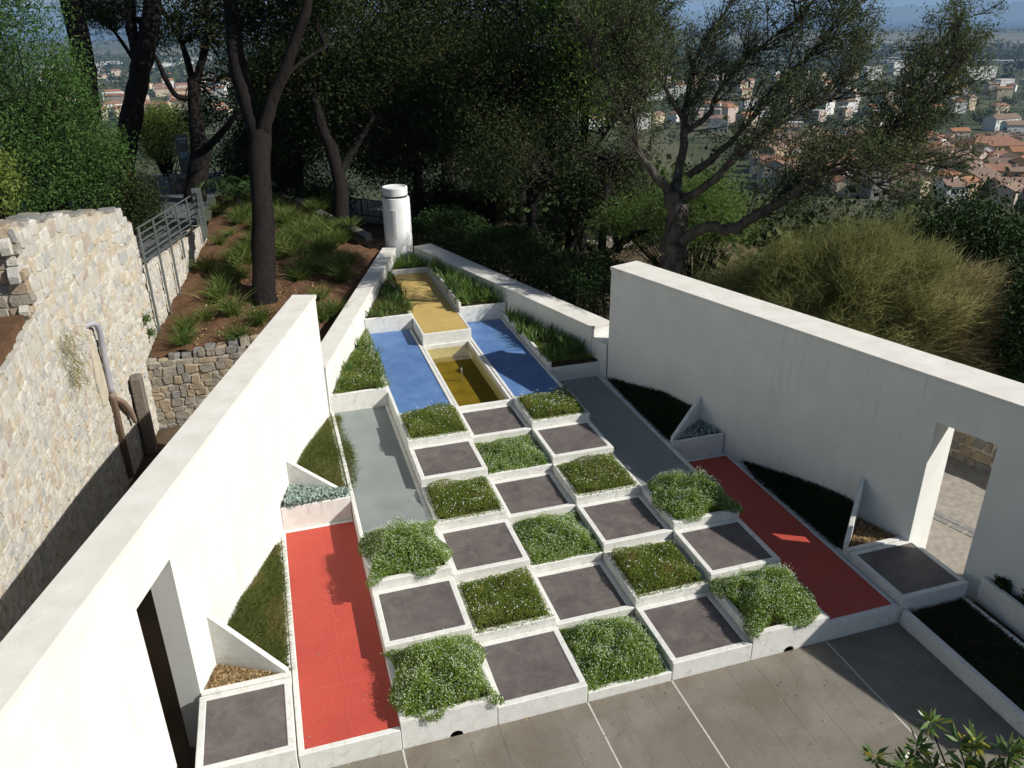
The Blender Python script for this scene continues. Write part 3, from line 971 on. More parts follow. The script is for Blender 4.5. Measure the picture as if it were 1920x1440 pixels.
def tall_wall(label, fx, sgn, y0, y1, thick, door, top, eo):
    n_ = math.hypot(1, fx(1) - fx(0))
    dirv = np.array([(fx(1) - fx(0)) / n_, 1 / n_])
    out = np.array([-dirv[1], dirv[0]]) * (1 if sgn < 0 else -1)          # away from the garden
    p0 = np.array([fx(y0), y0])
    Ls = (y1 - y0) * n_
    t = thing("white_wall", label, "wall", (float(fx((y0 + y1) / 2)), (y0 + y1) / 2, -0.4), "tall white garden walls")
    d0, d1 = (door[0] - y0) * n_, (door[1] - y0) * n_
    zt, zd = top - 0.055, door[2]
    prof = [(0, -.4), (d0, -.4), (d0, zd), (d1, zd), (d1, -.4), (Ls, -.4), (Ls, zt), (0, zt)]
    V = []
    for off in (0.0, thick):
        for s_, z in prof:
            p = p0 + dirv * s_ + out * off
            V.append((p[0], p[1], z))
    n = len(prof)
    F = [tuple(range(n)), tuple(range(2 * n - 1, n - 1, -1))] + [(i, n + i, n + (i + 1) % n, (i + 1) % n) for i in range(n)]
    o = obj("wall_body", V, F, "stucco", t)
    bm = bmesh.new()
    bm.from_mesh(o.data)
    bmesh.ops.recalc_face_normals(bm, faces=bm.faces)
    bm.to_mesh(o.data)
    bm.free()
    e = 0.018
    c = [p0 - dirv * e - out * e, p0 + dirv * (Ls + e) - out * e, p0 + dirv * (Ls + e) + out * (thick + eo), p0 - dirv * e + out * (thick + eo)]
    V, F = prism([tuple(a) for a in c], zt + .001, top)
    o = obj("coping", V, F, "coping", t)
    bm = bmesh.new()
    bm.from_mesh(o.data)
    bmesh.ops.recalc_face_normals(bm, faces=bm.faces)
    bmesh.ops.bevel(bm, geom=[ed for ed in bm.edges], offset=0.006, segments=2, affect='EDGES')
    bm.to_mesh(o.data)
    bm.free()
    return t, dirv, out, p0, n_


tall_wall("tall white rendered wall with a doorway along the sunlit left side", lx, -1, -3.4, 6.77, 0.25, (0.32, 1.0, 2.07), 2.69, 0.12)
tall_wall("tall white rendered wall with a doorway along the shaded right side", rx, 1, -3.4, 6.65, 0.52, (0.22, 0.92, 2.12), 2.69, 0.10)

# low walls on to the drum
def low_wall(label, a, b_, thick, sgn, z0, z1, extra=None):
    a, b_ = np.array(a), np.array(b_)
    d = (b_ - a) / np.linalg.norm(b_ - a)
    out = np.array([-d[1], d[0]]) * (1 if sgn < 0 else -1)
    t = thing("low_white_wall", label, "wall", (float(a[0]), float(a[1]), z0), "low white walls meeting at the drum")
    poly = [a, b_, b_ + out * thick, a + out * thick]
    if sgn < 0:
        poly = poly[::1]
    for nm, e, za, zb_, mt in (("wall_body", 0.0, z0, z1 - 0.05, "stucco"), ("coping", 0.012, z1 - 0.049, z1, "coping")):
        pl = [a - out * e - d * e, b_ - out * e, b_ + out * (thick + e), a + out * (thick + e) - d * e]
        V, F = prism([tuple(p_) for p_ in pl], za, zb_)
        o = obj(nm, V, F, mt, t)
        bm = bmesh.new()
        bm.from_mesh(o.data)
        bmesh.ops.recalc_face_normals(bm, faces=bm.faces)
        if nm == "coping":
            bmesh.ops.bevel(bm, geom=[ed for ed in bm.edges], offset=0.006, segments=2, affect='EDGES')
        bm.to_mesh(o.data)
        bm.free()
    return t


low_wall("low white wall running from the left tall wall to the drum", (1.0, 6.80), (3.42, 14.05), 0.33, -1, 0.2, 1.42)
low_wall("low white wall in leaf shadow from the right tall wall to the drum", (5.93, 7.12), (3.88, 14.02), 0.47, 1, 0.2, 1.42)
tl = thing("link_wall", "short lower wall joining the right low wall to the tall wall end", "wall", (6.1, 6.9, 0.2))
V, F = prism([(6.045, 6.665), (6.45, 6.90), (6.33, 7.26), (5.935, 7.10)], 0.2, 1.2)
obj("wall_body", V, F, "stucco", tl)

# the white drum at the apex
t = thing("white_drum", "white cylindrical drum with a grooved cap at the tip of the triangle", "drum", (3.56, 14.4, 0.6))


def ring(cx, cy, prof, n=48):
    V, F = [], []
    for r, z in prof:
        for k in range(n):
            a = 2 * math.pi * k / n
            V.append((cx + r * math.cos(a), cy + r * math.sin(a), z))
    for i in range(len(prof) - 1):
        for k in range(n):
            j = (k + 1) % n
            F.append((i * n + k, i * n + j, (i + 1) * n + j, (i + 1) * n + k))
    F.append(tuple(range(n - 1, -1, -1)))
    F.append(tuple((len(prof) - 1) * n + k for k in range(n)))
    return V, F


DX, DY = 3.56, 14.4
o = obj("drum_body", *ring(DX, DY, [(0.355, 0.6), (0.345, 2.60), (0.335, 2.625), (0.31, 2.63)]), "drum_paint", t, True)
o = obj("neck", *ring(DX, DY, [(0.285, 2.62), (0.285, 2.68)]), "dark_metal", t, True)
o = obj("cap", *ring(DX - 0.01, DY, [(0.30, 2.675), (0.315, 2.69), (0.318, 2.87), (0.305, 2.885), (0.27, 2.885), (0.26, 2.86), (0.05, 2.855)]), "drum_paint", t, True)
for o in t.children:
    bm = bmesh.new()
    bm.from_mesh(o.data)
    for ed in bm.edges:
        if len(ed.link_faces) == 2 and ed.calc_face_angle(0) > 0.6:
            ed.smooth = False
    bm.to_mesh(o.data)
    bm.free()
# inspection hatch outline, slightly proud plate on the drum's left front
V, F = [], []
aa = np.radians(np.linspace(196, 258, 13))
for r_ in (0.349, 0.362):
    for z in (1.65, 2.36):
        V += [(DX + (r_ - 0.004 * (z - 1.6)) * math.cos(a), DY + (r_ - 0.004 * (z - 1.6)) * math.sin(a), z) for a in aa]
n = len(aa)
for i in range(n - 1):
    F += [(2 * n + i, 2 * n + i + 1, 3 * n + i + 1, 3 * n + i), (n + i, n + i + 1, 3 * n + i + 1, 3 * n + i), (i, i + 1, 2 * n + i + 1, 2 * n + i)]
F += [(0, n, 3 * n, 2 * n), (n - 1, 2 * n - 1, 4 * n - 1, 3 * n - 1)]
o = obj("hatch", V, F, "drum_paint", t)
bm = bmesh.new()
bm.from_mesh(o.data)
bmesh.ops.recalc_face_normals(bm, faces=bm.faces)
bm.to_mesh(o.data)
bm.free()

# ------------------------------------------------------------------ wedge planters between strips and walls
def wedge(label, poly, zsoil, walls, soilmat="dark_soil", name="wedge_planter", group="wedge planters along the walls", zb=None):
    """poly: plan outline ccw of the soil; walls: list of (x0,x1,y0,y1,zb,zt)"""
    cx = sum(p_[0] for p_ in poly) / len(poly)
    cy = sum(p_[1] for p_ in poly) / len(poly)
    t = thing(name, label, "planter", (cx, cy, (min(zsoil) if isinstance(zsoil, (list, tuple)) else zsoil) - 0.3), group)
    zl = zsoil if isinstance(zsoil, (list, tuple)) else [zsoil] * len(poly)
    V, F = prism(poly, min(zl) - 0.3, list(zl))
    obj("soil", V, F, soilmat, t)
    for w in walls:
        obj("rim", *soft_box(*w), "rim_paint", t)
    return t


E_ = 0.006
wl1 = wedge("narrow wedge planter between the red strip and the left tall wall", [(lx(1.51) + E_, 1.51), (-0.07, 1.11), (-0.07, 3.75)], [0.50, 0.24, 0.30], [(-0.068, -0.004, 1.0, Y4 - .004, -0.02, Z_RED - .012)])
wl2 = wedge("narrow wedge planter between the grey strip and the left tall wall", [(lx(4.47) + E_, 4.47), (0.935, 4.09), (0.935, 6.62)], [0.76, 0.50, 0.56], [(0.938, 0.994, Y4 + .06, Y7 - .06, 0.1, Z_GREY + .004)])
wl3 = wedge("raised wedge planter left of the blue strip with a white front face", [(lx(Y7) + .09, Y7 + .065), (1.93, Y7 + .065), (1.93, Y10 - .005), (1.0 + .334 * (Y10 - 6.8) + .02, Y10 - .005), (1.0 + .334 * (Y7 + .3 - 6.8) + .02, Y7 + .3)], 0.83,
            [(lx(Y7) + .02, 1.998, Y7 + .002, Y7 + .062, 0.3, 0.862), (1.935, 1.996, Y7 + .064, Y10 - .006, 0.5, 0.845)])
wl4 = wedge("raised wedge planter left of the yellow strip with a white front face", [(2.06, Y10 + .065), (2.965, Y10 + .065), (3.022, 13.2), (3.18, 13.3)], 1.05,
            [(2.035, 3.024, Y10 + .002, Y10 + .062, 0.5, 1.085), (2.968, 3.026, Y10 + .064, Y13 + .1, 0.7, 1.06)])
wr1 = wedge("dark wedge planter between the red strip and the right tall wall", [(7.07, 1.14), (rx(1.71) - E_, 1.71), (7.07, 3.6)], [0.24, 0.50, 0.30], [(7.004, 7.068, 1.0, Y4 - .004, -0.02, Z_RED - .012)])
wr2 = wedge("dark wedge planter between the grey strip and the right tall wall", [(6.065, 4.09), (rx(4.53) - E_, 4.53), (6.065, 6.6)], [0.50, 0.76, 0.56], [(6.006, 6.062, Y4 + .06, Y7 - .06, 0.1, Z_GREY + .004)])
rlx = lambda y: 5.93 - 0.297 * (y - 7.12)
wr3 = wedge("raised iris planter right of the blue strip with a white front face", [(5.07, Y7 + .065), (5.98, Y7 + .065), (rlx(Y7 + .4) - .01, Y7 + .4), (rlx(Y10) - .01, Y10 - .006), (5.07, Y10 - .006)], 0.83,
            [(5.002, 6.035, Y7 + .002, Y7 + .062, 0.3, 0.80), (5.004, 5.066, Y7 + .064, Y10 - .006, 0.5, 0.90)])
wr4 = wedge("raised iris planter right of the yellow strip with a white front face", [(4.10, Y10 + .065), (5.03, Y10 + .065), (4.17, 12.95), (4.09, 13.0)], 1.09,
            [(4.036, 5.075, Y10 + .002, Y10 + .062, 0.5, 1.11), (4.036, 4.096, Y10 + .064, Y13 + .03, 0.7, 1.20)])
wb = wedge("small planter behind the yellow strip at the foot of the drum", [(3.10, Y13 + .04), (4.10, Y13 + .04), (3.80, 14.02), (3.46, 14.05)], 1.09, [])

# triangular corner planters with slanting fins
def corner(label, poly, zsoil, front, soilmat, nm="corner_planter"):
    return wedge(label, poly, zsoil, front, soilmat, nm, "triangular corner planters")


def fin(label, a, b_, za, zb_, th=0.06, base=0.2):
    a, b_ = np.array(a), np.array(b_)
    d = (b_ - a) / np.linalg.norm(b_ - a)
    n = np.array([-d[1], d[0]]) * th / 2
    pl = [tuple(a - n), tuple(b_ - n), tuple(b_ + n), tuple(a + n)]
    V, F = prism(pl, base, [za, zb_, zb_, za])
    o = obj("white_fin", V, F, "rim_paint")
    bm = bmesh.new()
    bm.from_mesh(o.data)
    bmesh.ops.recalc_face_normals(bm, faces=bm.faces)
    bmesh.ops.bevel(bm, geom=[ed for ed in bm.edges], offset=0.006, segments=1, affect='EDGES')
    bm.to_mesh(o.data)
    bm.free()
    tag(o, label, "fin wall", "slanting white fins")
    return o


yt = 1.0
cl1 = corner("triangular corner planter of straw mulch behind the left tile platform", [(lx(1.0) + E_, 1.0), (-0.075, 1.0), (lx(1.40) + E_, 1.40)], 0.33, [(-0.905, -0.003, 0.975, 1.045, -0.02, 0.372)], "soil")
fin("white slanting fin between the straw planter and the turf wedge by the left wall", (lx(1.46), 1.46), (-0.03, 1.04), 1.0, 0.40, base=0.0)
cl2 = corner("triangular corner planter of silver foliage at the end of the left red strip", [(lx(Y4 + .06) + E_, Y4 + .064), (0.93, Y4 + .064), (lx(4.42) + E_, 4.34)], 0.575, [(0.048, 0.994, Y4 + .003, Y4 + .062, 0.0, 0.61)], "dark_soil")
fin("white slanting fin behind the silver foliage by the left wall", (lx(4.42), 4.42), (0.95, 4.03), 1.08, 0.63, base=0.3)
cr1 = corner("triangular corner planter of dry leaves behind the right tile platform", [(7.075, 1.0), (rx(1.0) - E_, 1.0), (rx(1.62) - E_, 1.62)], 0.33, [(7.003, 7.90, 0.975, 1.045, -0.02, 0.372)], "soil")
fin("white slanting fin between the dry leaf planter and the dark wedge by the right wall", (rx(1.66), 1.66), (7.03, 1.06), 0.97, 0.46, base=0.0)
cr2 = corner("triangular corner planter of shaded silver foliage at the end of the right red strip", [(6.07, Y4 + .064), (rx(Y4 + .06) - E_, Y4 + .064), (rx(4.46) - E_, 4.40)], 0.575, [(6.006, 6.915, Y4 + .003, Y4 + .062, 0.0, 0.61)], "dark_soil")
fin("white slanting fin behind the shaded foliage by the right wall", (rx(4.48), 4.48), (6.05, 4.03), 1.05, 0.63, base=0.3)

# side platforms beside the red strips
platform(-0.925, -0.006, -0.01, 0.97, -0.02, 0.36, "mauve mosaic platform in the sun at the foot of the left tall wall", 1, 1, group="side platforms beside the walls")
tr_ = thing("tiled_platform", "mauve mosaic platform in shade at the foot of the right tall wall", "platform", (7.5, .5, -0.02), "side platforms beside the walls")
rims(tr_, 7.006, 7.985, 0.0, 0.97, -0.02, 0.36)
panels(tr_, 7.08, 7.91, 0.074, 0.894, 0.348, "mosaic_mauve", "grout", 1, 1)

# long kerbed bed on the right of the court
t = thing("long_planter", "long low white-kerbed bed of dark turf right of the court", "planter", (7.6, -1.6, -0.05))
obj("rim", *soft_box(7.024, 7.10, -3.6, -0.014, -0.05, 0.20), "rim_paint", t)
obj("rim", *soft_box(7.925, 7.985, -3.6, -0.03, -0.05, 0.15), "rim_paint", t)
obj("soil", *box(7.104, 7.921, -3.6, -0.014, -0.05, 0.13), "dark_soil", t)
obj("soil", *box(7.989, 8.13, -3.6, -0.05, -0.05, 0.07), "dark_soil", t)
t = thing("sloping_planter", "white planter box with small shrubs against the right wall beside the door", "planter", (8.35, -.9, -0.05))
V, F = prism([(8.06, -3.6), (8.115, -3.6), (8.195, -.03), (8.14, -.03)], -0.05, 0.42)
obj("rim", V, F, "rim_paint", t)
V, F = prism([(8.118, -3.6), (rx(-3.6) - .01, -3.6), (rx(-.12) - .01, -.12), (8.197, -.12)], -0.05, 0.36)
obj("soil", V, F, "dark_soil", t)

# path and low stone wall seen through the right doorway
def path_sheet(name, poly, z, mat):
    V, F = prism(poly, z - 0.1, z)
    return tag(obj(name, V, F, mat), None, None, None, "structure")


path_sheet("outer_path", [(8.20, -2.5), (9.4, -2.5), (11.2, 1.2), (10.95, 3.6), (9.6, 4.3), (7.6, 3.2), (7.95, 1.0)], 0.02, "gravel_path")
gut = thing("gutter", "strip of flat grey stones set across the path outside the right doorway", "gutter", (9.3, 1.3, 0.0))
ga, gb = np.array([8.95, 2.35]), np.array([9.75, -0.4])
gd = (gb - ga) / np.linalg.norm(gb - ga)
gn = np.array([-gd[1], gd[0]])
for k in range(12):
    for w in (0, 1):
        s0 = k * 0.235 + 0.11 * w
        c = ga + gd * (s0 + 0.11) + gn * (-0.07 + 0.125 * w)
        a = gd * 0.105 * random.uniform(.85, 1)
        b2 = gn * 0.056
        V, F = prism([tuple(c - a - b2), tuple(c + a - b2 * .9), tuple(c + a * .95 + b2), tuple(c - a + b2 * .95)], 0.0, 0.026 + random.uniform(0, .006))
        obj("stone", V, F, STONE2[1], gut)


def stone_mesh(c, w, h, depth, n=8):
    """irregular many-sided stone face in the (s,z) plane with an eased outer ring; returns (s,z,d) verts"""
    ang = np.sort(np.linspace(0, 2 * math.pi, n, endpoint=False) + rng.uniform(-0.2, 0.2, n))
    ca, sa = np.cos(ang), np.sin(ang)
    k = 1 / np.maximum(np.abs(ca), np.abs(sa)) ** 0.96
    rx_ = ca * k * w / 2 * rng.uniform(0.86, 1.03, n)
    rz_ = sa * k * h / 2 * rng.uniform(0.86, 1.03, n)
    V = []
    for sc, d in ((1.0, -0.10), (0.985, depth * 0.5), (0.86, depth)):
        for i in range(n):
            V.append((c[0] + rx_[i] * sc, c[1] + rz_[i] * sc, d + (rng.normal(0, 0.004) if d > 0 else 0)))
    F = []
    for r_ in range(2):
        for i in range(n):
            j = (i + 1) % n
            F.append((r_ * n + i, r_ * n + j, (r_ + 1) * n + j, (r_ + 1) * n + i))
    F.append(tuple(range(2 * n, 3 * n)))
    return V, F


def rubble(t, to3d, s0, s1, zlo, zhi, size0, mats, limit=290, weights=None, jitter=0.18, depth=(0.006, 0.034)):
    """courses of uneven stones over a wall face; to3d maps (s, z, depth) to space. Far rows past the limit join one part"""
    st = []
    z = min(zlo(s0), zlo(s1))
    zmax = max(zhi(s) for s in np.linspace(s0, s1, 20))
    while z < zmax:
        size = size0(z) if callable(size0) else size0
        hh = size * random.uniform(0.55, 1.05)
        s_ = s0 - random.uniform(0, size)
        while s_ < s1:
            ww = size * random.uniform(0.6, 1.75)
            cs = s_ + ww / 2
            cz = z + hh / 2 + random.uniform(-jitter, jitter) * hh
            if s0 - .05 < cs < s1 + .05 and zlo(cs) - 0.02 < cz < zhi(cs) - hh * 0.25:
                st.append((cs, cz, ww * 1.0, hh * 1.06))
            s_ += ww
        z += hh
    random.shuffle(st)
    st.sort(key=lambda a: -(a[2] * a[3]))
    rest, mi = [], []
    for i, (cs, cz, ww, hh) in enumerate(st):
        V, F = stone_mesh((cs, cz), ww, hh, random.uniform(*depth))
        V = [to3d(*v) for v in V]
        mt = random.choices(mats, weights)[0]
        if i < limit:
            obj("stone", V, F, mt, t)
        else:
            rest.append((V, F))
            mi += [mats.index(mt)] * len(F)
    if rest:
        V, F = merge(rest)
        o = obj("small_stones", V, F, mats[0], t)
        for mt in mats[1:]:
            o.data.materials.append(MATS[mt])
        o.data.polygons.foreach_set("material_index", np.array(mi, dtype=np.int32))
        o["kind"] = "stuff"


ow = thing("low_stone_wall", "low ochre stone wall bordering the path beyond the right doorway", "stone wall", (10.8, 2.4, -0.1))
wa, wb_ = np.array([10.45, 3.75]), np.array([11.25, 0.9])
wd = (wb_ - wa) / np.linalg.norm(wb_ - wa)
wn_ = np.array([-wd[1], wd[0]])
if wn_[0] > 0:
    wn_ = -wn_
Lw = float(np.linalg.norm(wb_ - wa))
pl = [tuple(wa), tuple(wb_), tuple(wb_ - wn_ * .4), tuple(wa - wn_ * .4)]
V, F = prism(pl, -0.1, 0.60)
obj("core", V, F, "mortar", ow)
rubble(ow, lambda s_, z, d: tuple(wa + wd * s_ + wn_ * d) + (z,), 0, Lw, lambda s_: 0.0, lambda s_: 0.62, 0.19, STONE2)

# ------------------------------------------------------------------ rubble retaining walls on the left
AX = [(-3, -2.53), (1.4, -2.53), (4.8, -2.56), (6.8, -2.42), (8.2, -2.28), (9.2, -2.05), (9.96, -1.95)]


def ax(y):
    return float(np.interp(y, [a[0] for a in AX], [a[1] for a in AX]))


def bend_slab(fx, ys_, th, zlo, zhi):
    V, F = [], []
    for y in ys_:
        x = fx(y)
        V += [(x, y, zlo(y)), (x, y, zhi(y)), (x - th, y, zhi(y)), (x - th, y, zlo(y))]
    n = len(ys_)
    for i in range(n - 1):
        a, b2 = 4 * i, 4 * i + 4
        F += [(a, b2, b2 + 1, a + 1), (a + 1, b2 + 1, b2 + 2, a + 2), (a + 2, b2 + 2, b2 + 3, a + 3), (a + 3, b2 + 3, b2, a)]
    F += [(0, 1, 2, 3), (4 * n - 1, 4 * n - 2, 4 * n - 3, 4 * n - 4)]
    return V, F


def recalc(o):
    bm = bmesh.new()
    bm.from_mesh(o.data)
    bmesh.ops.recalc_face_normals(bm, faces=bm.faces)
    bm.to_mesh(o.data)
    bm.free()
    return o


def topA(y):
    if y < 4.86:
        return 3.30 + 0.05 * math.sin(y * 3)
    return float(np.interp(y, [4.86, 6.9, 9.3, 9.96], [4.50, 4.20, 3.75, 3.35])) + 0.03 * math.sin(y * 9) + 0.02 * math.sin(y * 23)


sw = thing("rubble_wall", "tall pale rubble stone wall rising behind the left white wall", "stone wall", (-2.7, 4, -0.5))
o = obj("core", *bend_slab(ax, np.linspace(-2.5, 4.85, 20), 0.75, lambda y: -0.5, lambda y: topA(y) - 0.03), "mortar", sw)
recalc(o)
o = obj("core", *bend_slab(ax, np.linspace(4.87, 9.9, 30), 0.75, lambda y: -0.5, lambda y: topA(y) - 0.03), "mortar", sw)
recalc(o)
WT = [5, 4, 2.2, 4, 1.0, 1.2]
rubble(sw, lambda s_, z, d: (ax(s_) + d, s_, z), -1.0, 9.95, lambda s_: -0.3, topA, lambda z: .125 if z < 1.9 else (.16 if z < 2.8 else .235), STONE, 262, WT, 0.3, (0.002, 0.022))
# end face of the upper part, cap stones, soil ledge
for zc in np.arange(3.45, 4.45, 0.155):
    x = -3.25 + random.uniform(0, .1)
    while x < -2.60:
        ww = random.uniform(0.18, 0.34)
        V, F = stone_mesh((min(x + ww / 2, -2.62), zc), ww, 0.165, random.uniform(.02, .06))
        obj("stone", [(v[0], 4.87 - v[2], v[1]) for v in V], F, random.choice(STONE2), sw)
        x += ww
for y in np.arange(4.95, 9.85, 0.27):
    for xo in (0.17, 0.5):
        V, F = stone_mesh((y, 0), 0.29, 0.32, random.uniform(.02, .07))
        yy = y + random.uniform(-.04, .04)
        obj("stone", [(ax(y) - xo + v[1], v[0], topA(y) - 0.03 + v[2]) for v in V], F, random.choice(STONE2), sw)
obj("soil_ledge", *box(-3.3, -2.62, -2.4, 4.8, 3.26, 3.44), "soil", sw)
V, F = prism([(6.62, 1.30), (6.86, 1.22), (7.02, 1.40), (6.98, 2.0), (6.86, 2.32), (6.70, 2.1), (6.60, 1.7)], 0, 1)
V = [(ax(v[0]) + 0.012 + 0.02 * v[2], v[0], v[1]) for v in V]
recalc(obj("plaster_patch", V, F, "plaster_patch", sw))

dp = thing("drain_pipe", "bent grey drainpipe with a rusty lower length on the rubble wall", "pipe", (-2.35, 7.0, 0))
obj("upper_pipe", *tube(smooth_path([(-2.50, 6.80, 2.52, .044), (-2.34, 6.92, 2.55, .044), (-2.29, 7.0, 2.42, .044), (-2.31, 7.04, 2.1, .044), (-2.33, 7.02, 1.32, .044)], 5), 12), "pipe_grey", dp, True)
obj("lower_pipe", *tube([(-2.33, 7.02, 1.34, .060), (-2.33, 7.02, 1.25, .060), (-2.33, 7.02, 1.24, .050), (-2.34, 7.0, -0.2, .050)], 12), "pipe_rust", dp, True)
ar = obj("curved_brace", *tube(smooth_path([(-2.33, 7.06, 1.22, .05), (-2.29, 7.35, 1.02, .06), (-2.25, 7.62, .72, .055), (-2.23, 7.75, .45, .04)], 5), 6), "pipe_rust", dp, True)
tw = obj("timber_post", *soft_box(-2.24, -2.06, 8.05, 8.32, -0.35, 1.12, 0.02), "old_wood")
tag(tw, "weathered timber slab leaning on the rubble wall in shadow", "timber")

# stone wall facing the camera under the planted bank
bw = thing("ochre_wall", "low ochre stone retaining wall across the end of the left trench", "stone wall", (-0.9, 9.1, -0.5))
topB = lambda x: float(np.interp(x, [-2.1, -1.6, -0.6, 0.4], [1.02, 1.06, 1.20, 1.26])) + 0.02 * math.sin(x * 11)
V, F = box(-2.15, 0.45, 9.03, 9.6, -0.5, 1.0)
obj("core", V, F, "mortar", bw)
rubble(bw, lambda s_, z, d: (s_, 9.03 - d, z), -2.1, 0.4, lambda s_: -0.4, topB, 0.175, STONE2, 200, [3, 1.4, 2])
for x in np.arange(-2.0, 0.35, 0.21):
    V, F = stone_mesh((x, 0), 0.22, 0.26, random.uniform(.03, .09))
    obj("stone", [(v[0], 9.16 + v[1], topB(x) - 0.05 + v[2]) for v in V], F, random.choice(STONE2), bw)


# wall and railing along the upper path
def a2x(y):
    return float(np.interp(y, [9.9, 15.7, 20], [-1.95, -1.2, -1.0]))


topA2 = lambda y: float(np.interp(y, [9.9, 15.7, 20], [2.55, 1.98, 1.8]))
s2 = thing("bank_wall", "pale stone wall under the railing beside the planted bank", "stone wall", (-1.6, 12.5, 0.6))
recalc(obj("core", *bend_slab(a2x, np.linspace(9.97, 16, 14), 0.5, lambda y: 0.5, lambda y: topA2(y) - .02), "mortar", s2))
rubble(s2, lambda s_, z, d: (a2x(s_) + d, s_, z), 9.98, 16, lambda s_: 0.95, topA2, 0.16, STONE, 220, WT, 0.3, (0.002, 0.024))
fe = thing("metal_railing", "grey metal railing of flat bars along the upper path", "railing", (-1.6, 12.5, 1.0))
ytop = lambda y: float(np.interp(y, [9.9, 15.7], [3.28, 2.85]))
for k, y in enumerate([9.96, 11.0, 12.0, 13.0, 14.1, 15.2]):
    x = a2x(y) + 0.07
    obj("post", *soft_box(x - .02, x + .02, y - .03, y + .03, 1.25 if k < 3 else topA2(y) - .35, ytop(y) + .02), "rail_metal", fe)
obj("end_post", *soft_box(a2x(15.6) - .10, a2x(15.6) + .12, 15.55, 15.72, 1.7, 2.93), "rail_metal", fe)
for k in range(6):
    pts = []
    for y in (9.96, 11, 12, 13, 14.1, 15.55):
        zz_ = topA2(y) + 0.10 + (ytop(y) - topA2(y) - 0.10) * k / 5
        pts.append((a2x(y) + 0.04, y, zz_, 0.017))
    obj("rail", *tube(pts, 6), "rail_metal", fe)

# upper path behind the railing
V, F = [], []
for y, zl in ((4.9, 3.55), (9.6, 3.4), (10.4, 2.5), (13, 2.32), (16, 2.15), (20, 1.95), (25, 1.7), (30, 1.1)):
    xr = (ax(y) - .4) if y < 9.9 else a2x(min(y, 20)) - 0.03
    V += [(xr, y, zl), (-3.4 + (-.6 if y < 10 else 0), y, zl), (-11, y, zl + 0.2)]
for i in range(7):
    a = 3 * i
    F += [(a, a + 3, a + 4, a + 1), (a + 1, a + 4, a + 5, a + 2)]
tag(obj("upper_path", V, F, "asphalt"), None, None, None, "structure")

# planted bank
V, F = [], []
NYB, NXB = 60, 34
BZ = lambda y: float(np.interp(y, [9, 11, 14, 18, 21], [1.1, 1.3, 1.5, 1.65, 1.7]))
for i in range(NYB):
    y = 9.1 + (21 - 9.1) * i / (NYB - 1)
    xl = a2x(max(y, 9.9)) - .05
    xr = 1.0 + .334 * (y - 6.8) - .36 if y < 14.3 else float(np.interp(y, [14.3, 15, 21], [3.1, 2.7, 1.2]))
    for j in range(NXB):
        t_ = j / (NXB - 1)
        x = xl + (xr - xl) * t_
        bump_ = 0.035 * math.sin(x * 5 + y * 3) + 0.025 * math.sin(x * 11 - y * 7) + 0.015 * math.sin(x * 23 + y * 19)
        V.append((x, y, BZ(y) + bump_ - 0.25 * max(0, t_ - 0.85) / 0.15))
for i in range(NYB - 1):
    for j in range(NXB - 1):
        a = i * NXB + j
        F.append((a, a + 1, a + NXB + 1, a + NXB))
tag(obj("bank_soil", V, F, "soil", None, True), None, None, None, "structure")
n = 1500
y = rng.uniform(9.2, 13.5, n)
x = rng.uniform(-1.6, 0.9, n) + 0.2 * (y - 9)
z = np.interp(y, [9, 11, 14, 18, 21], [1.1, 1.3, 1.5, 1.65, 1.7]) + 0.02
lv = leaves(np.stack([x, y, z], 1), rng.uniform(.03, .07, n), rng.uniform(.012, .03, n), 2.0)
stuff("leaf_litter", "dry brown leaves and chips scattered over the planted bank", "leaf litter", *lv, "leaf_dry")
kb = obj("bank_kerb", *tube([(2.86, 14.9, 1.52, .13), (2.2, 16.6, 1.6, .13), (1.35, 19.6, 1.68, .13)], 4), "gravel_path")
tag(kb, "pale concrete kerb edging the planted bank beyond the tree", "kerb")

# strappy grass tufts on the bank
TUFT = [(-1.4, 9.98), (-1.42, 9.38), (-0.41, 9.29), (-0.02, 10.03), (-0.84, 11.44), (-0.55, 10.56), (-1.05, 13.32), (-0.48, 13.77), (-0.31, 12.68), (-0.84, 15.41), (0.91, 12.15), (1.26, 10.85), (1.44, 9.98), (1.81, 11.89), (1.03, 14.16), (1.53, 14.0), (0.91, 16.63), (1.36, 16.05), (1.81, 13.92), (2.13, 13.02), (0.81, 14.89), (-0.59, 16.03), (-0.09, 15.07), (1.8, 15.48), (2.12, 14.62), (1.28, 12.58), (-1.06, 10.44), (-0.71, 12.11), (1.15, 9.85)]
tmesh = []
for k in range(4):
    nb = 150
    a = rng.uniform(0, 2 * math.pi, nb)
    lean = rng.uniform(0.15, 0.95, nb)
    D = unit(np.stack([np.cos(a) * lean, np.sin(a) * lean, np.ones(nb)], 1))
    B_ = np.stack([rng.normal(0, .06, nb), rng.normal(0, .06, nb), np.zeros(nb)], 1)
    Vt, Qt, Tt = blades(B_, D, rng.uniform(.30, .62, nb), rng.uniform(.012, .022, nb), 0.45, np.clip(rng.normal(.12 + .15 * k, .25, nb), 0, 1), 3)
    tmesh.append(mesh_np("grass_tuft", Vt * S, Qt, None, "leaf_grass", False, Tt))
allt = list(TUFT)
while len(allt) < 100:
    y = random.uniform(12.5, 20)
    x = random.uniform(-0.9, 1.0 + .30 * (min(y, 14.5) - 6.8) - .8)
    if abs(x - 0.13) < .5 and abs(y - 11.1) < .6:
        continue
    allt.append((x, y))
ORD = ["first", "second", "third", "fourth", "fifth", "sixth", "seventh", "eighth", "ninth", "tenth", "eleventh", "twelfth", "thirteenth", "fourteenth", "fifteenth", "sixteenth", "seventeenth", "eighteenth", "nineteenth", "twentieth"]


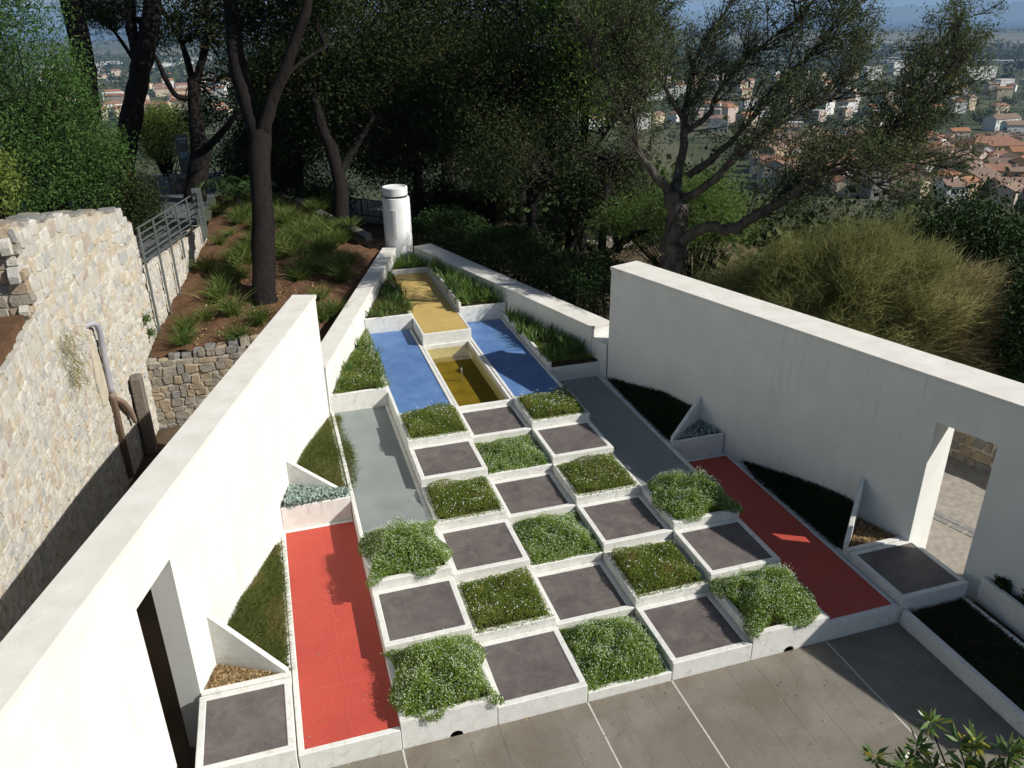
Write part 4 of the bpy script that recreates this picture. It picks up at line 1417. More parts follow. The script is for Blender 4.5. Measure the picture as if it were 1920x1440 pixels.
def in_rows(items, per, depth, across):
    """order things into rows by distance, then left to right: yields (item, place in row, row)"""
    it = sorted(items, key=depth)
    for r_ in range(0, len(it), per):
        for c_, o_ in enumerate(sorted(it[r_:r_ + per], key=across)):
            yield o_, ORD[c_], ORD[r_ // per]


for k, ((x, y), cN, rN) in enumerate(in_rows(allt, 9, lambda a: a[1], lambda a: a[0])):
    o = link("grass_tuft", tmesh[k % 4], None, (x, y, BZ(y) - 0.01))
    s_ = random.uniform(0.75, 1.3)
    o.scale = (s_, s_, s_ * random.uniform(.9, 1.15))
    o.rotation_euler = (0, 0, random.uniform(0, 6.28))
    tag(o, f"{'large' if s_ > 1.02 else 'small'} spiky grass tuft, {cN} from the left in the {rN} row up the bank", "grass tuft", "grass tufts on the planted bank")

# ------------------------------------------------------------------ turf and plants in the wedge beds
def inside(poly, x, y):
    r_ = np.zeros(len(x), bool)
    n_ = len(poly)
    j = n_ - 1
    for i in range(n_):
        xi, yi = poly[i]
        xj, yj = poly[j]
        c = ((yi > y) != (yj > y)) & (x < (xj - xi) * (y - yi) / (yj - yi + 1e-12) + xi)
        r_ ^= c
        j = i
    return r_


def scatter(poly, n):
    P = np.array(poly)
    X = rng.uniform(P[:, 0].min(), P[:, 0].max(), n * 5)
    Y = rng.uniform(P[:, 1].min(), P[:, 1].max(), n * 5)
    k = inside(poly, X, Y)
    return X[k][:n], Y[k][:n]


def turf(name, label, poly, z, n, length, mat, cat="turf", group="turf wedges by the walls", brown=0.0, width=0.008, spread=0.8, hump=0.03, slope=None):
    x, y = scatter(poly, n)
    n = len(x)
    zz_ = z + hump * (0.5 + 0.5 * np.sin(x * 6 + 1) * np.sin(y * 5)) * rng.random(n)
    if slope is not None:
        kx, wf, up_ = slope
        zz_ = zz_ + up_ * np.clip(np.abs(wf(y) - kx) / .5, 0, 1) * np.clip((x - kx) / np.where(np.abs(wf(y) - kx) < .08, np.sign(wf(y) - kx) * .08 + 1e-9, wf(y) - kx), 0, 1)
    D = unit(rng.normal(size=(n, 3)) * np.array([spread, spread, 0.2]) + np.array([0, 0, 1]))
    pt = 0.5 + 0.5 * np.sin(x * 4.3 + 1.1) * np.sin(y * 3.7 + .4)
    tn = np.clip(0.2 + 0.3 * pt + brown * (pt > .55) * rng.random(n) + rng.normal(0, .18, n), 0, 1)
    Vb, Qb, Tb = blades(np.stack([x, y, zz_], 1), D, rng.uniform(.5, 1, n) * length, width, 0.4, tn, 2)
    return stuff(name, label, cat, Vb, Qb, Tb, mat, None, group)


turf("turf", "patchy green and brown turf wedge beside the sunlit red strip", [(lx(1.5) + .02, 1.50), (-0.03, 1.12), (0.0, 2.6), (-0.01, 3.62), (lx(3.6) + .05, 3.7)], 0.235, 10000, 0.11, "leaf_turf", brown=0.6, slope=(-0.02, lambda y: lx(y), .27))
turf("turf", "dense green turf wedge beside the sunlit grey strip", [(lx(4.5) + .02, 4.5), (0.97, 4.08), (1.17, 4.6), (1.20, 5.5), (1.10, 6.3), (1.16, 6.65), (lx(6.7) + .05, 6.75)], 0.50, 12000, 0.11, "leaf_turf", brown=0.3, slope=(0.98, lambda y: lx(y), .27))
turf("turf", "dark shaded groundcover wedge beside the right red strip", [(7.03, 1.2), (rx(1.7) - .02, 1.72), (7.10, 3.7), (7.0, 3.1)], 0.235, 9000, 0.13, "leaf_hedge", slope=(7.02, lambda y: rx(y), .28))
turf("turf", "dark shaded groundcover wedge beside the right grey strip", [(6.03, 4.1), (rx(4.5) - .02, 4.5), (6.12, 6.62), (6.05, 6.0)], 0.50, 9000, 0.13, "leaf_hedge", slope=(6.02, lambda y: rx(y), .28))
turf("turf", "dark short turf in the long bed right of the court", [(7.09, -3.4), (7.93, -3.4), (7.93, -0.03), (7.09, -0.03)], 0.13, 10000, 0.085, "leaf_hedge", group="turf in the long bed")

# silver foliage and mulch in the corner planters
def rosette_fill(name, label, poly, z, n, mat, ln, wd, hump, cat, group=None):
    x, y = scatter(poly, n)
    n = len(x)
    zz_ = z + hump * rng.random(n) ** .5
    f = leaves(np.stack([x, y, zz_], 1), rng.uniform(.7, 1.2, n) * ln, rng.uniform(.7, 1.2, n) * wd, 0.8)
    return stuff(name, label, cat, *f, mat, None, group)


rosette_fill("silver_foliage", "pale silvery foliage filling the triangular planter left of the grey strip", [(lx(4.0) + .03, 3.90), (0.98, 3.93), (0.99, 4.02), (lx(4.40) + .03, 4.42)], 0.58, 3600, "leaf_silver", .055, .028, 0.13, "foliage", "silver foliage in corner planters")
rosette_fill("silver_foliage", "sparse shaded grey-green foliage over soil in the triangular planter right of the grey strip", [(6.02, 3.97), (rx(4.0) - .03, 3.97), (rx(4.4) - .03, 4.42)], 0.58, 420, "leaf_silver", .055, .028, 0.07, "foliage", "silver foliage in corner planters")
rosette_fill("straw_mulch", "dry straw-coloured leaf mulch in the triangular planter by the left wall", [(lx(1.05) + .02, 1.05), (-0.1, 1.05), (lx(1.4) + .02, 1.40)], 0.335, 1700, "leaf_dry", .055, .018, 0.02, "mulch", "leaf mulch in corner planters")
rosette_fill("straw_mulch", "dry leaf litter in the triangular planter by the right wall", [(7.10, 1.05), (rx(1.05) - .03, 1.05), (rx(1.6) - .03, 1.60)], 0.335, 900, "leaf_dry", .06, .02, 0.02, "mulch", "leaf mulch in corner planters")

# flowering and iris wedges
def mixed_bed(label, poly, z, n_mat, n_iris, iris_len, flowers_n, seed, matm="leaf_mat", group="flowering wedges beside the blue and yellow strips"):
    x, y = scatter(poly, n_mat)
    n = len(x)
    zz_ = z + (0.10 + .05 * np.sin(x * 6 + seed) * np.sin(y * 5 + seed)) * rng.random(n) ** .5
    tn = np.clip(.3 + .3 * np.sin(x * 5 + seed) * np.sin(y * 6) + rng.normal(0, .2, n), 0, 1)
    D = unit(rng.normal(size=(n, 3)) * np.array([1, 1, .5]) + np.array([0, 0, .6]))
    f = leaves(np.stack([x, y, zz_], 1), rng.uniform(.025, .06, n), rng.uniform(.006, .012, n), .6, D, tn)
    t = thing("flowering_bed", label, "flower bed", (float(x.mean()), float(y.mean()), z), group, "stuff")
    obj("foliage", f[0], (f[1], None), matm, t, False, f[2])
    if n_iris:
        k = max(6, n_iris // 14)
        cx, cy = scatter(poly, k)
        k = len(cx)
        idx = rng.integers(0, k, n_iris)
        B_ = np.stack([cx[idx] + rng.normal(0, .035, n_iris), cy[idx] + rng.normal(0, .035, n_iris), np.full(n_iris, z + .02)], 1)
        D = unit(rng.normal(size=(n_iris, 3)) * np.array([.33, .33, .05]) + np.array([0, 0, 1]))
        Vb, Qb, Tb = blades(B_, D, rng.uniform(.55, 1, n_iris) * iris_len, rng.uniform(.022, .038, n_iris), .22, None, 3)
        obj("sword_leaves", Vb, (Qb, None), "leaf_iris", t, False, Tb)
    if flowers_n:
        fx, fy = scatter(poly, flowers_n)
        fz = z + .10 + .05 * np.sin(fx * 6 + seed) * np.sin(fy * 5 + seed) + rng.uniform(.02, .05, len(fx))
        fl = flowers(np.stack([fx, fy, fz], 1), .0062)
        obj("flowers", fl[0], (fl[1], None), "flower_white", t, False, fl[2])
    return t


mixed_bed("green wedge of white daisies and a few iris leaves left of the blue strip", [(lx(Y7) + .1, Y7 + .0), (2.07, Y7 + .06), (2.08, Y10 - .05), (2.04, Y10), (1.0 + .334 * (Y7 + .4 - 6.8) + .03, Y7 + .4)], 0.83, 12000, 150, .30, 230, 1.0)
mixed_bed("mixed brown and green wedge of plants left of the yellow strip", [(2.10, Y10 + .03), (3.08, Y10 + .05), (3.06, 13.0), (3.10, 13.2)], 1.05, 9000, 330, .30, 60, 2.0, "leaf_turf")
mixed_bed("iris and grass wedge partly in wall shadow right of the blue strip", [(4.99, Y7 + .08), (5.92, Y7 + .06), (rlx(Y7 + .6) - .03, Y7 + .6), (rlx(Y10) - .04, Y10 - .03), (5.03, Y10 - .03)], 0.84, 7000, 620, .40, 60, 3.0)
mixed_bed("dense sunlit iris wedge right of the yellow strip", [(4.08, Y10 + .08), (4.98, Y10 + .08), (4.2, 12.9), (4.08, 12.95)], 1.09, 2500, 1000, .42, 0, 4.0)
mixed_bed("small shaded clump of greenery at the foot of the drum", [(3.14, Y13 + .05), (4.06, Y13 + .05), (3.78, 14.0), (3.47, 14.0)], 1.09, 3000, 180, .34, 20, 5.0, "leaf_airy")
for k, (x, y) in enumerate([(8.235, -.22), (8.30, -.55), (8.38, -.9), (8.46, -1.3)]):
    C = np.array([x, y, .44]) + rng.normal(0, .045, (260, 3)) * np.array([.6, 1, 1])
    f = leaves(C, .07, .035, .3)
    o = obj("small_shrub", f[0], (f[1], None), "leaf_hedge", None, False, f[2])
    tag(o, f"small dark shrub in the white planter, {ORD[k]} from the right doorway", "shrub", "small shrubs in the planter by the door")

n = 260
fx_ = rng.uniform(-.9, 6.9, n)
fy_ = -rng.uniform(0.0, 1, n) ** 2 * 2.2 - .02
lv1 = leaves(np.stack([fx_, fy_, np.full(n, .006)], 1), rng.uniform(.012, .04, n), rng.uniform(.008, .018, n), 6.0)
n2_ = 120
lv2 = leaves(np.stack([rng.uniform(.08, .96, n2_), rng.uniform(.1, 3.8, n2_), np.full(n2_, Z_RED - .006)], 1), rng.uniform(.008, .026, n2_), rng.uniform(.006, .014, n2_), 6.0)
lv3 = leaves(np.stack([rng.uniform(1.08, 1.92, 60), rng.uniform(3.1, 6.7, 60), np.full(60, Z_GREY - .003)], 1), rng.uniform(.008, .026, 60), rng.uniform(.006, .014, 60), 6.0)
lv4 = leaves(np.stack([rng.uniform(2.08, 2.92, 60), rng.uniform(6, 9.7, 60), np.full(60, Z_BLUE - .002)], 1), rng.uniform(.008, .026, 60), rng.uniform(.006, .014, 60), 6.0)
stuff("fallen_leaves", "tiny dry leaves and petals scattered over the court and coloured strips", "fallen leaves", *join(lv1, lv2, lv3, lv4), "leaf_dry")

# ------------------------------------------------------------------ trees
LIMB = {}
LIMB['T1'] = [[(0.1, 11.01, 1.09, 0.384), (0.13, 11.17, 1.45, 0.328), (0.27, 12.34, 2.54, 0.304), (0.37, 13.24, 3.54, 0.287), (0.5, 14.03, 4.3, 0.318)], [(0.46, 14.0, 4.22, 0.245), (0.35, 14.56, 4.84, 0.247), (0.22, 15.23, 5.67, 0.262), (0.23, 15.83, 6.47, 0.24), (0.28, 16.54, 7.51, 0.217), (0.38, 17.6, 9.06, 0.181)], [(0.53, 13.98, 4.22, 0.208), (0.83, 14.13, 4.97, 0.182), (1.17, 14.21, 5.58, 0.169), (1.56, 14.23, 6.35, 0.155), (1.91, 14.25, 7.11, 0.142), (2.35, 14.73, 8.39, 0.106)], [(1.01, 14.12, 5.31, 0.073), (1.57, 14.64, 5.78, 0.049), (2.25, 15.04, 6.1, 0.038)]]
LIMB['P1'] = [[(-3.48, 16.59, 3.23, 0.306), (-3.49, 17.17, 4.44, 0.279), (-3.48, 17.74, 5.66, 0.266), (-3.5, 18.15, 6.51, 0.266), (-3.55, 18.75, 7.72, 0.266), (-3.62, 19.83, 9.21, 0.243)]]
LIMB['P2'] = [[(-3.37, 18.49, 2.48, 0.351), (-3.04, 18.96, 3.68, 0.307), (-2.64, 19.35, 4.74, 0.278), (-2.28, 19.75, 5.8, 0.263), (-1.98, 20.03, 6.6, 0.249), (-1.66, 20.51, 7.79, 0.22), (-1.32, 21.1, 9.26, 0.19)], [(-2.38, 19.73, 5.69, 0.161), (-2.47, 20.17, 6.33, 0.162), (-2.48, 20.61, 7.01, 0.148), (-2.42, 21.09, 7.82, 0.134), (-2.44, 21.97, 8.93, 0.105)], [(-2.48, 19.74, 5.67, 0.059), (-2.98, 20.74, 6.47, 0.045), (-3.47, 21.61, 7.03, 0.03)]]
LIMB['P3'] = [[(-1.66, 18.62, 1.43, 0.337), (-1.43, 19.02, 2.4, 0.306), (-1.2, 19.34, 3.23, 0.275), (-1.2, 19.96, 4.05, 0.201), (-1.15, 20.39, 4.74, 0.186), (-1.11, 20.69, 5.16, 0.187)], [(-1.15, 20.67, 5.09, 0.109), (-1.24, 21.23, 5.72, 0.094), (-1.4, 21.78, 6.29, 0.079), (-1.82, 22.56, 7.17, 0.064), (-1.96, 23.18, 7.9, 0.048)], [(-1.06, 20.64, 5.09, 0.125), (-0.72, 20.69, 5.87, 0.108), (-0.52, 20.66, 6.43, 0.092), (-0.45, 20.92, 7.27, 0.076), (-0.41, 21.19, 8.09, 0.061)], [(-1.2, 20.37, 4.67, 0.093), (-1.61, 20.2, 4.77, 0.077), (-1.82, 20.23, 5.18, 0.076), (-2.0, 20.35, 5.8, 0.06), (-2.16, 20.4, 6.05, 0.045)], [(-1.15, 19.36, 3.3, 0.122), (-0.77, 18.94, 3.63, 0.105), (-0.34, 18.55, 4.04, 0.089), (0.03, 18.41, 4.46, 0.059)]]
LIMB['T5'] = [[(7.89, 7.76, 1.55, 0.277), (8.01, 7.99, 2.13, 0.245), (8.12, 8.19, 2.62, 0.224), (8.21, 8.39, 3.1, 0.202), (8.25, 8.57, 3.49, 0.192)], [(8.17, 8.12, 2.5, 0.149), (8.34, 7.88, 2.81, 0.136), (8.54, 7.55, 2.99, 0.123), (8.77, 7.26, 2.99, 0.131), (8.97, 7.05, 3.17, 0.12), (9.26, 6.85, 3.42, 0.108), (9.49, 6.66, 3.64, 0.097), (9.78, 6.57, 3.89, 0.077), (10.07, 6.46, 4.08, 0.067), (10.42, 6.28, 4.15, 0.048), (10.65, 6.04, 4.05, 0.038), (10.85, 5.9, 3.87, 0.019)], [(9.26, 6.85, 3.41, 0.069), (9.59, 6.98, 3.66, 0.059), (10.03, 7.07, 3.89, 0.05), (10.76, 7.16, 4.05, 0.04), (11.63, 7.05, 4.14, 0.031), (12.57, 6.84, 4.05, 0.02)], [(8.22, 8.54, 3.41, 0.128), (7.85, 8.61, 3.8, 0.105), (7.52, 8.66, 4.19, 0.083), (7.33, 8.71, 4.64, 0.072), (7.15, 8.81, 4.98, 0.051), (6.91, 9.0, 5.46, 0.04), (6.67, 9.2, 5.97, 0.03), (6.63, 9.47, 6.52, 0.02)], [(7.33, 8.69, 4.6, 0.051), (7.48, 8.88, 5.11, 0.041), (7.37, 9.07, 5.68, 0.031), (7.31, 9.24, 6.24, 0.02)], [(8.24, 8.55, 3.44, 0.138), (8.51, 8.93, 3.94, 0.108), (8.78, 9.3, 4.4, 0.098), (8.94, 9.69, 4.82, 0.077), (9.21, 10.06, 5.31, 0.067), (9.51, 10.44, 5.8, 0.057), (10.02, 10.76, 6.31, 0.046), (10.58, 11.0, 6.93, 0.035), (10.96, 11.32, 7.61, 0.023)], [(8.79, 9.34, 4.5, 0.076), (9.27, 9.26, 4.87, 0.065), (9.45, 9.36, 5.19, 0.054), (9.88, 9.36, 5.71, 0.043), (10.48, 9.3, 6.19, 0.032), (11.01, 9.22, 6.59, 0.021), (11.37, 9.36, 7.13, 0.021)], [(8.54, 8.62, 3.77, 0.096), (9.1, 8.52, 4.17, 0.085), (9.68, 8.5, 4.73, 0.063), (10.21, 8.53, 5.38, 0.052), (10.82, 8.47, 5.88, 0.042), (11.25, 8.51, 6.22, 0.031), (11.48, 8.54, 6.69, 0.021), (11.74, 8.67, 7.11, 0.021)], [(8.32, 8.48, 3.34, 0.106), (8.71, 8.07, 3.7, 0.093), (9.16, 7.86, 4.26, 0.081), (9.58, 7.61, 4.73, 0.06), (10.33, 7.44, 5.09, 0.04), (10.87, 7.33, 5.44, 0.03), (11.13, 7.48, 5.93, 0.02)], [(9.49, 6.66, 3.64, 0.058), (10.54, 6.83, 3.94, 0.05), (11.35, 6.97, 4.26, 0.04), (12.11, 7.2, 4.76, 0.041), (12.57, 7.4, 5.23, 0.031), (13.02, 7.62, 5.73, 0.031), (13.69, 7.91, 6.52, 0.021)], [(11.02, 6.9, 4.14, 0.04), (11.44, 6.68, 4.68, 0.029), (12.14, 6.61, 5.21, 0.019), (12.85, 6.73, 5.91, 0.019)], [(8.92, 9.64, 4.72, 0.066), (8.38, 9.72, 5.51, 0.043), (8.03, 9.82, 6.21, 0.032), (8.15, 9.92, 6.97, 0.021)]]
LIMB['W6'] = [[(7.3, 14.5, 0.87, 0.176), (7.33, 14.74, 1.4, 0.161), (7.39, 15.01, 2.0, 0.146), (7.49, 15.58, 2.55, 0.104), (7.59, 16.2, 3.18, 0.075)], [(7.38, 14.98, 1.94, 0.088), (7.7, 14.93, 2.5, 0.058), (7.97, 14.82, 2.93, 0.043)]]
LIMB['W7'] = [[(8.57, 15.06, 0.46, 0.214), (8.79, 15.33, 1.15, 0.184), (9.04, 15.42, 1.5, 0.138), (9.35, 15.38, 1.86, 0.107), (9.78, 15.35, 2.29, 0.076)], [(8.78, 15.32, 1.12, 0.122), (8.69, 15.77, 1.53, 0.093), (8.63, 16.27, 2.05, 0.078), (8.71, 16.62, 2.6, 0.047)]]
LIMB['W8'] = [[(8.65, 13.06, 1.11, 0.112), (8.8, 13.32, 1.75, 0.098), (9.01, 13.76, 2.34, 0.071), (9.47, 14.37, 3.19, 0.043)], [(8.6, 12.05, 1.37, 0.133), (8.76, 12.09, 1.55, 0.106), (9.02, 11.89, 1.78, 0.079), (9.25, 11.65, 1.92, 0.052)], [(8.66, 12.08, 1.47, 0.093), (8.71, 12.51, 1.93, 0.067), (8.93, 12.78, 2.4, 0.054)]]
LIMB['W1'] = [[(2.32, 16.35, 1.6, 0.234), (2.42, 16.64, 2.27, 0.205), (2.4, 17.31, 3.17, 0.177), (2.22, 18.08, 3.95, 0.15), (2.15, 18.82, 4.74, 0.121)], [(2.42, 17.0, 2.79, 0.118), (3.08, 17.51, 3.54, 0.089), (3.66, 18.09, 4.17, 0.061)]]
LIMB['W2'] = [[(5.89, 19.41, 0.64, 0.208), (6.14, 20.01, 2.05, 0.19), (6.25, 20.65, 3.47, 0.156), (6.34, 21.3, 4.89, 0.121), (6.64, 21.88, 6.3, 0.086)], [(6.2, 20.29, 2.68, 0.104), (7.17, 20.84, 3.74, 0.07), (8.21, 21.24, 4.5, 0.053)]]



def clump_leaves(C, R_, per, ln, wd, up=0.3, squash=0.8, tint=None):
    """leaf cloud: gaussian clumps round centres C"""
    n = len(C) * per
    idx = np.repeat(np.arange(len(C)), per)
    P = C[idx] + rng.normal(size=(n, 3)) * (np.asarray(R_)[idx] if np.ndim(R_) else R_)[..., None] * np.array([1, 1, squash]) if np.ndim(R_) else C[idx] + rng.normal(size=(n, 3)) * R_ * np.array([1, 1, squash])
    base = rng.random(len(C)) if tint is None else tint
    t = np.clip(base[idx] * 0.55 + rng.random(n) * 0.45, 0, 1)
    return leaves(P, rng.uniform(.7, 1.3, n) * ln, rng.uniform(.7, 1.3, n) * wd, up, None, t)


def ellipsoid_points(c, r_, n, shell=0.45):
    d = unit(rng.normal(size=(n, 3)))
    k = rng.uniform(shell, 1.0, n)[:, None]
    return np.array(c) + d * k * np.array(r_) * (1 + 0.18 * rng.normal(size=(n, 1)))


def tree(name, label, limbs, ells, nclump, per, rcl, ln, wd, leafmat, bark, group=None, sides=10, up=.3, twig=True, cat="tree", shell=.45, extra=None):
    b0 = limbs[0][0]
    t = thing(name, label, cat, b0[:3], group)
    ends = []
    for k, L in enumerate(limbs):
        pth = smooth_path(L, 4)
        pth[1:-1, :3] += rng.normal(0, 1, (len(pth) - 2, 3)) * pth[1:-1, 3:4] * 0.05
        obj("trunk" if k == 0 else "limb", *tube([tuple(p_) for p_ in pth], sides if k == 0 else max(6, sides - 3), True, 0.16), bark, t, True)
        ends += [pth[int(len(pth) * f_), :3] for f_ in (.45, .6, .75, .9, .999)] if k else [pth[-1, :3]]
    C = np.concatenate([ellipsoid_points(c, r_, max(4, int(nclump * w_)), shell) for c, r_, w_ in ells])
    if extra is not None:
        C = np.concatenate([C, extra])
    f = clump_leaves(C, rcl, per, ln, wd, up)
    obj("crown", f[0], (f[1], None), leafmat, t, False, f[2])
    if twig:
        E = np.array(ends)
        k = rng.choice(len(C), min(len(C), 260), replace=False)
        dd = ((C[k][:, None] - E[None]) ** 2).sum(-1)
        A = E[dd.argmin(1)]
        B_ = C[k]
        nearby = dd.min(1) < 1.3 ** 2
        A, B_ = A[nearby], B_[nearby]
        M_ = (A + B_) / 2 + rng.normal(0, .12, A.shape) + np.array([0, 0, .1])
        s1 = sticks(A, M_, .035, .02)
        s2_ = sticks(M_, B_, .02, .006)
        V_, Q_, _ = join(s1, s2_)
        obj("twigs", V_, (Q_, None), bark, t)
    return t


LIMB['T1'] = [[(a, b2, c, d * .78) for a, b2, c, d in L] for L in LIMB['T1']]
tree("evergreen_tree", "big forked dark tree trunk rising from the planted bank on the left", LIMB['T1'],
     [((0.3, 17.2, 9.2), (2.2, 2.2, 1.5), .5), ((2.2, 15.6, 8.9), (2.0, 2.0, 1.5), .5), ((1.6, 16.4, 7.0), (1.6, 1.2, .7), .3)], 330, 70, .26, .11, .05, "leaf_oak", "bark_dark", sides=14)
tree("umbrella_pine", "straight dark pine trunk at the far left behind the bright bush", LIMB['P1'],
     [((-4.5, 19.5, 9.5), (2.6, 2.4, 1.0), 1.0)], 160, 80, .28, .13, .018, "leaf_pine", "bark_dark", "tall pines on the left", twig=False)
tree("umbrella_pine", "leaning double-stemmed dark pine trunk beside the path", LIMB['P2'],
     [((-1.9, 21.5, 9.6), (2.6, 2.4, 1.0), .7), ((-3.3, 20.9, 7.1), (1.1, .9, .5), .45), ((-1.6, 21.0, 6.4), (.5, .5, .35), .08)], 230, 80, .26, .13, .018, "leaf_pine", "bark_dark", "tall pines on the left")
tree("evergreen_tree", "dark many-branched tree beside the information sign", LIMB['P3'],
     [((-0.4, 21.6, 6.9), (1.9, 1.5, 1.1), .6), ((0.5, 20.8, 5.2), (1.1, 1.0, 1.2), .3), ((-1.0, 21.3, 4.2), (.6, .5, .6), .10), ((0.6, 20.6, 3.2), (.9, .8, .9), .22)], 270, 60, .24, .10, .045, "leaf_oak", "bark_dark")
tree("evergreen_oak", "dark evergreen oak left of centre behind the drum", LIMB['W1'],
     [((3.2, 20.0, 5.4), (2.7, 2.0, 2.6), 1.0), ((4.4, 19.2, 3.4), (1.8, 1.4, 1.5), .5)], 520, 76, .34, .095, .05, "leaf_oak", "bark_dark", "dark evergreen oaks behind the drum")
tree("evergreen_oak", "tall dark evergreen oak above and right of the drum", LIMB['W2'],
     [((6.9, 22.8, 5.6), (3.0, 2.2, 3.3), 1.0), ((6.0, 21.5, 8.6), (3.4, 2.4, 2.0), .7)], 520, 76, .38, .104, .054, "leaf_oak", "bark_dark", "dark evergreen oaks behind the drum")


def auto_limbs(base, topz, lean, r0, nl, spread):
    bx, by, bz = base
    h_ = topz - bz
    L = [[(bx, by, bz - .3, r0 * 1.25), (bx + lean[0] * .25, by + lean[1] * .25, bz + h_ * .3, r0), (bx + lean[0] * .6, by + lean[1] * .6, bz + h_ * .6, r0 * .75), (bx + lean[0], by + lean[1], topz, r0 * .4)]]
    for k in range(nl):
        a = 2.4 * k + random.random()
        f_ = random.uniform(.35, .8)
        sx, sy, sz = bx + lean[0] * f_, by + lean[1] * f_, bz + h_ * f_
        ex, ey, ez = sx + math.cos(a) * spread, sy + math.sin(a) * spread, sz + h_ * random.uniform(.15, .4)
        L.append([(sx, sy, sz, r0 * .5), ((sx + ex) / 2, (sy + ey) / 2, (sz + ez) / 2 + .15, r0 * .35), (ex, ey, ez, r0 * .15)])
    return L


tree("evergreen_oak", "dense dark oak crown filling the middle of the wood", auto_limbs((5.2, 20.5, .6), 6.4, (.3, -.5), .16, 6, 1.6),
     [((5.3, 20.0, 4.6), (2.2, 1.6, 2.3), 1.0)], 460, 74, .34, .095, .05, "leaf_oak", "bark_dark", "dark evergreen oaks behind the drum")
tree("evergreen_oak", "dark oak at the right edge of the wood with brown leaf patches", auto_limbs((9.0, 21.2, .1), 7.0, (.3, -.3), .17, 6, 1.6),
     [((9.2, 21.0, 5.6), (2.6, 2.0, 2.9), 1.0)], 460, 74, .36, .095, .05, "leaf_oak", "bark_dark", "dark evergreen oaks behind the drum")
tree("evergreen_oak", "low dark oak between the drum and the railed path", auto_limbs((6.9, 17.6, .5), 5.6, (.2, -.4), .14, 6, 1.4),
     [((7.0, 16.9, 4.5), (2.0, 1.6, 2.0), 1.0)], 420, 90, .30, .08, .042, "leaf_oak", "bark_dark", "dark evergreen oaks behind the drum")
tree("evergreen_oak", "dark oak behind the forked tree on the left of the wood", auto_limbs((1.6, 23.2, .8), 5.6, (.2, -.3), .15, 6, 1.4),
     [((1.7, 22.6, 4.4), (2.0, 1.6, 2.2), 1.0), ((0.6, 22.0, 2.6), (1.6, 1.2, 1.0), .4)], 460, 74, .32, .095, .05, "leaf_oak", "bark_dark", "dark evergreen oaks behind the drum")
tree("bright_oak", "sunlit fresh green oak crown at the top right of the wood", auto_limbs((9.5, 16.6, .2), 6.6, (-.2, -.6), .14, 6, 1.2),
     [((9.3, 15.9, 6.9), (1.55, 1.3, 1.55), 1.0), ((9.6, 16.3, 4.9), (1.5, 1.1, 1.1), .5)], 220, 70, .28, .10, .045, "leaf_fresh", "bark_dark")
tree("olive_tree", "grey-green olive tree behind the hedge right of the drum", LIMB['W6'],
     [((6.5, 15.4, 3.3), (1.3, 1.0, 1.0), 1.0)], 130, 70, .24, .10, .03, "leaf_olive_dark", "bark_dark", "olive trees by the railed path")
tree("olive_tree", "branching olive tree in front of the railed path", LIMB['W7'],
     [((8.8, 16.6, 3.0), (1.6, 1.2, 1.1), 1.0)], 150, 70, .25, .10, .03, "leaf_olive_dark", "bark_dark", "olive trees by the railed path")
tree("olive_tree", "slender bowed olive stems left of the sprawling tree", LIMB['W8'],
     [((9.6, 14.8, 2.6), (1.5, 1.1, 1.1), 1.0)], 130, 70, .25, .10, .03, "leaf_olive_dark", "bark_dark", "olive trees by the railed path")


# sprawling sparse tree on the right, twigs modelled in three orders
def sprawling(limbs, label):
    t = thing("sprawling_tree", label, "tree", limbs[0][0][:3])
    A1, B1, A2, B2, A3, B3, LC = [], [], [], [], [], [], []
    for k, L in enumerate(limbs):
        pth = smooth_path(L, 5)
        pth[1:-1, :3] += rng.normal(0, 1, (len(pth) - 2, 3)) * pth[1:-1, 3:4] * 0.18
        if k == 0:
            low = pth[0].copy()
            low[2] -= 1.9
            low[:2] -= 0.1
            low[3] *= 1.25
            pth = np.vstack([low, pth])
        obj("trunk" if k == 0 else "limb", *tube([tuple(p_) for p_ in pth], 12 if k == 0 else 8, True, 0.2), "bark_grey", t, True)
        if k == 0:
            continue
        n = len(pth)
        tang = np.gradient(pth[:, :3], axis=0)
        tang /= np.linalg.norm(tang, axis=1, keepdims=True) + 1e-9
        start = .35 if k in (1,) else .25
        for s_ in np.arange(start, 1.0, 0.036):
            i = min(int(s_ * n), n - 1)
            p0, d0 = pth[i, :3], tang[i]
            for _ in range(2):
                d = unit(d0 * .7 + rng.normal(size=3) * .55 + np.array([.30, -.05, .42]))
                l1 = rng.uniform(.35, .95)
                p1 = p0 + d * l1
                A1.append(p0)
                B1.append(p1)
                for _ in range(4):
                    f_ = rng.uniform(.3, 1)
                    q0 = p0 + (p1 - p0) * f_
                    d2 = unit(d + rng.normal(size=3) * .55 + np.array([.12, 0, .25]))
                    q1 = q0 + d2 * rng.uniform(.25, .6)
                    A2.append(q0)
                    B2.append(q1)
                    for _ in range(5):
                        f2 = rng.uniform(.25, 1)
                        w0 = q0 + (q1 - q0) * f2
                        d3 = unit(d2 + rng.normal(size=3) * .6 + np.array([.1, 0, .15]))
                        w1 = w0 + d3 * rng.uniform(.10, .30)
                        A3.append(w0)
                        B3.append(w1)
                        if rng.random() < (.85 if k in (3, 4, 5, 11) else .8):
                            LC.append(w1)
    s = join(sticks(np.array(A1), np.array(B1), .020, .010), sticks(np.array(A2), np.array(B2), .010, .005), sticks(np.array(A3), np.array(B3), .005, .0025))
    obj("twigs", s[0], (s[1], None), "bark_grey", t)
    C = np.array(LC)
    f = clump_leaves(C, .085, 10, .062, .024, .3, 1.0)
    obj("crown", f[0], (f[1], None), "leaf_olive", t, False, f[2])
    return t


LIMB['T5'] = [LIMB['T5'][0]] + [[(a, b2, c, d * .82) for a, b2, c, d in L] for L in LIMB['T5'][1:]]
sprawling(LIMB['T5'], "sprawling grey-barked tree with sparse twiggy foliage behind the right wall")

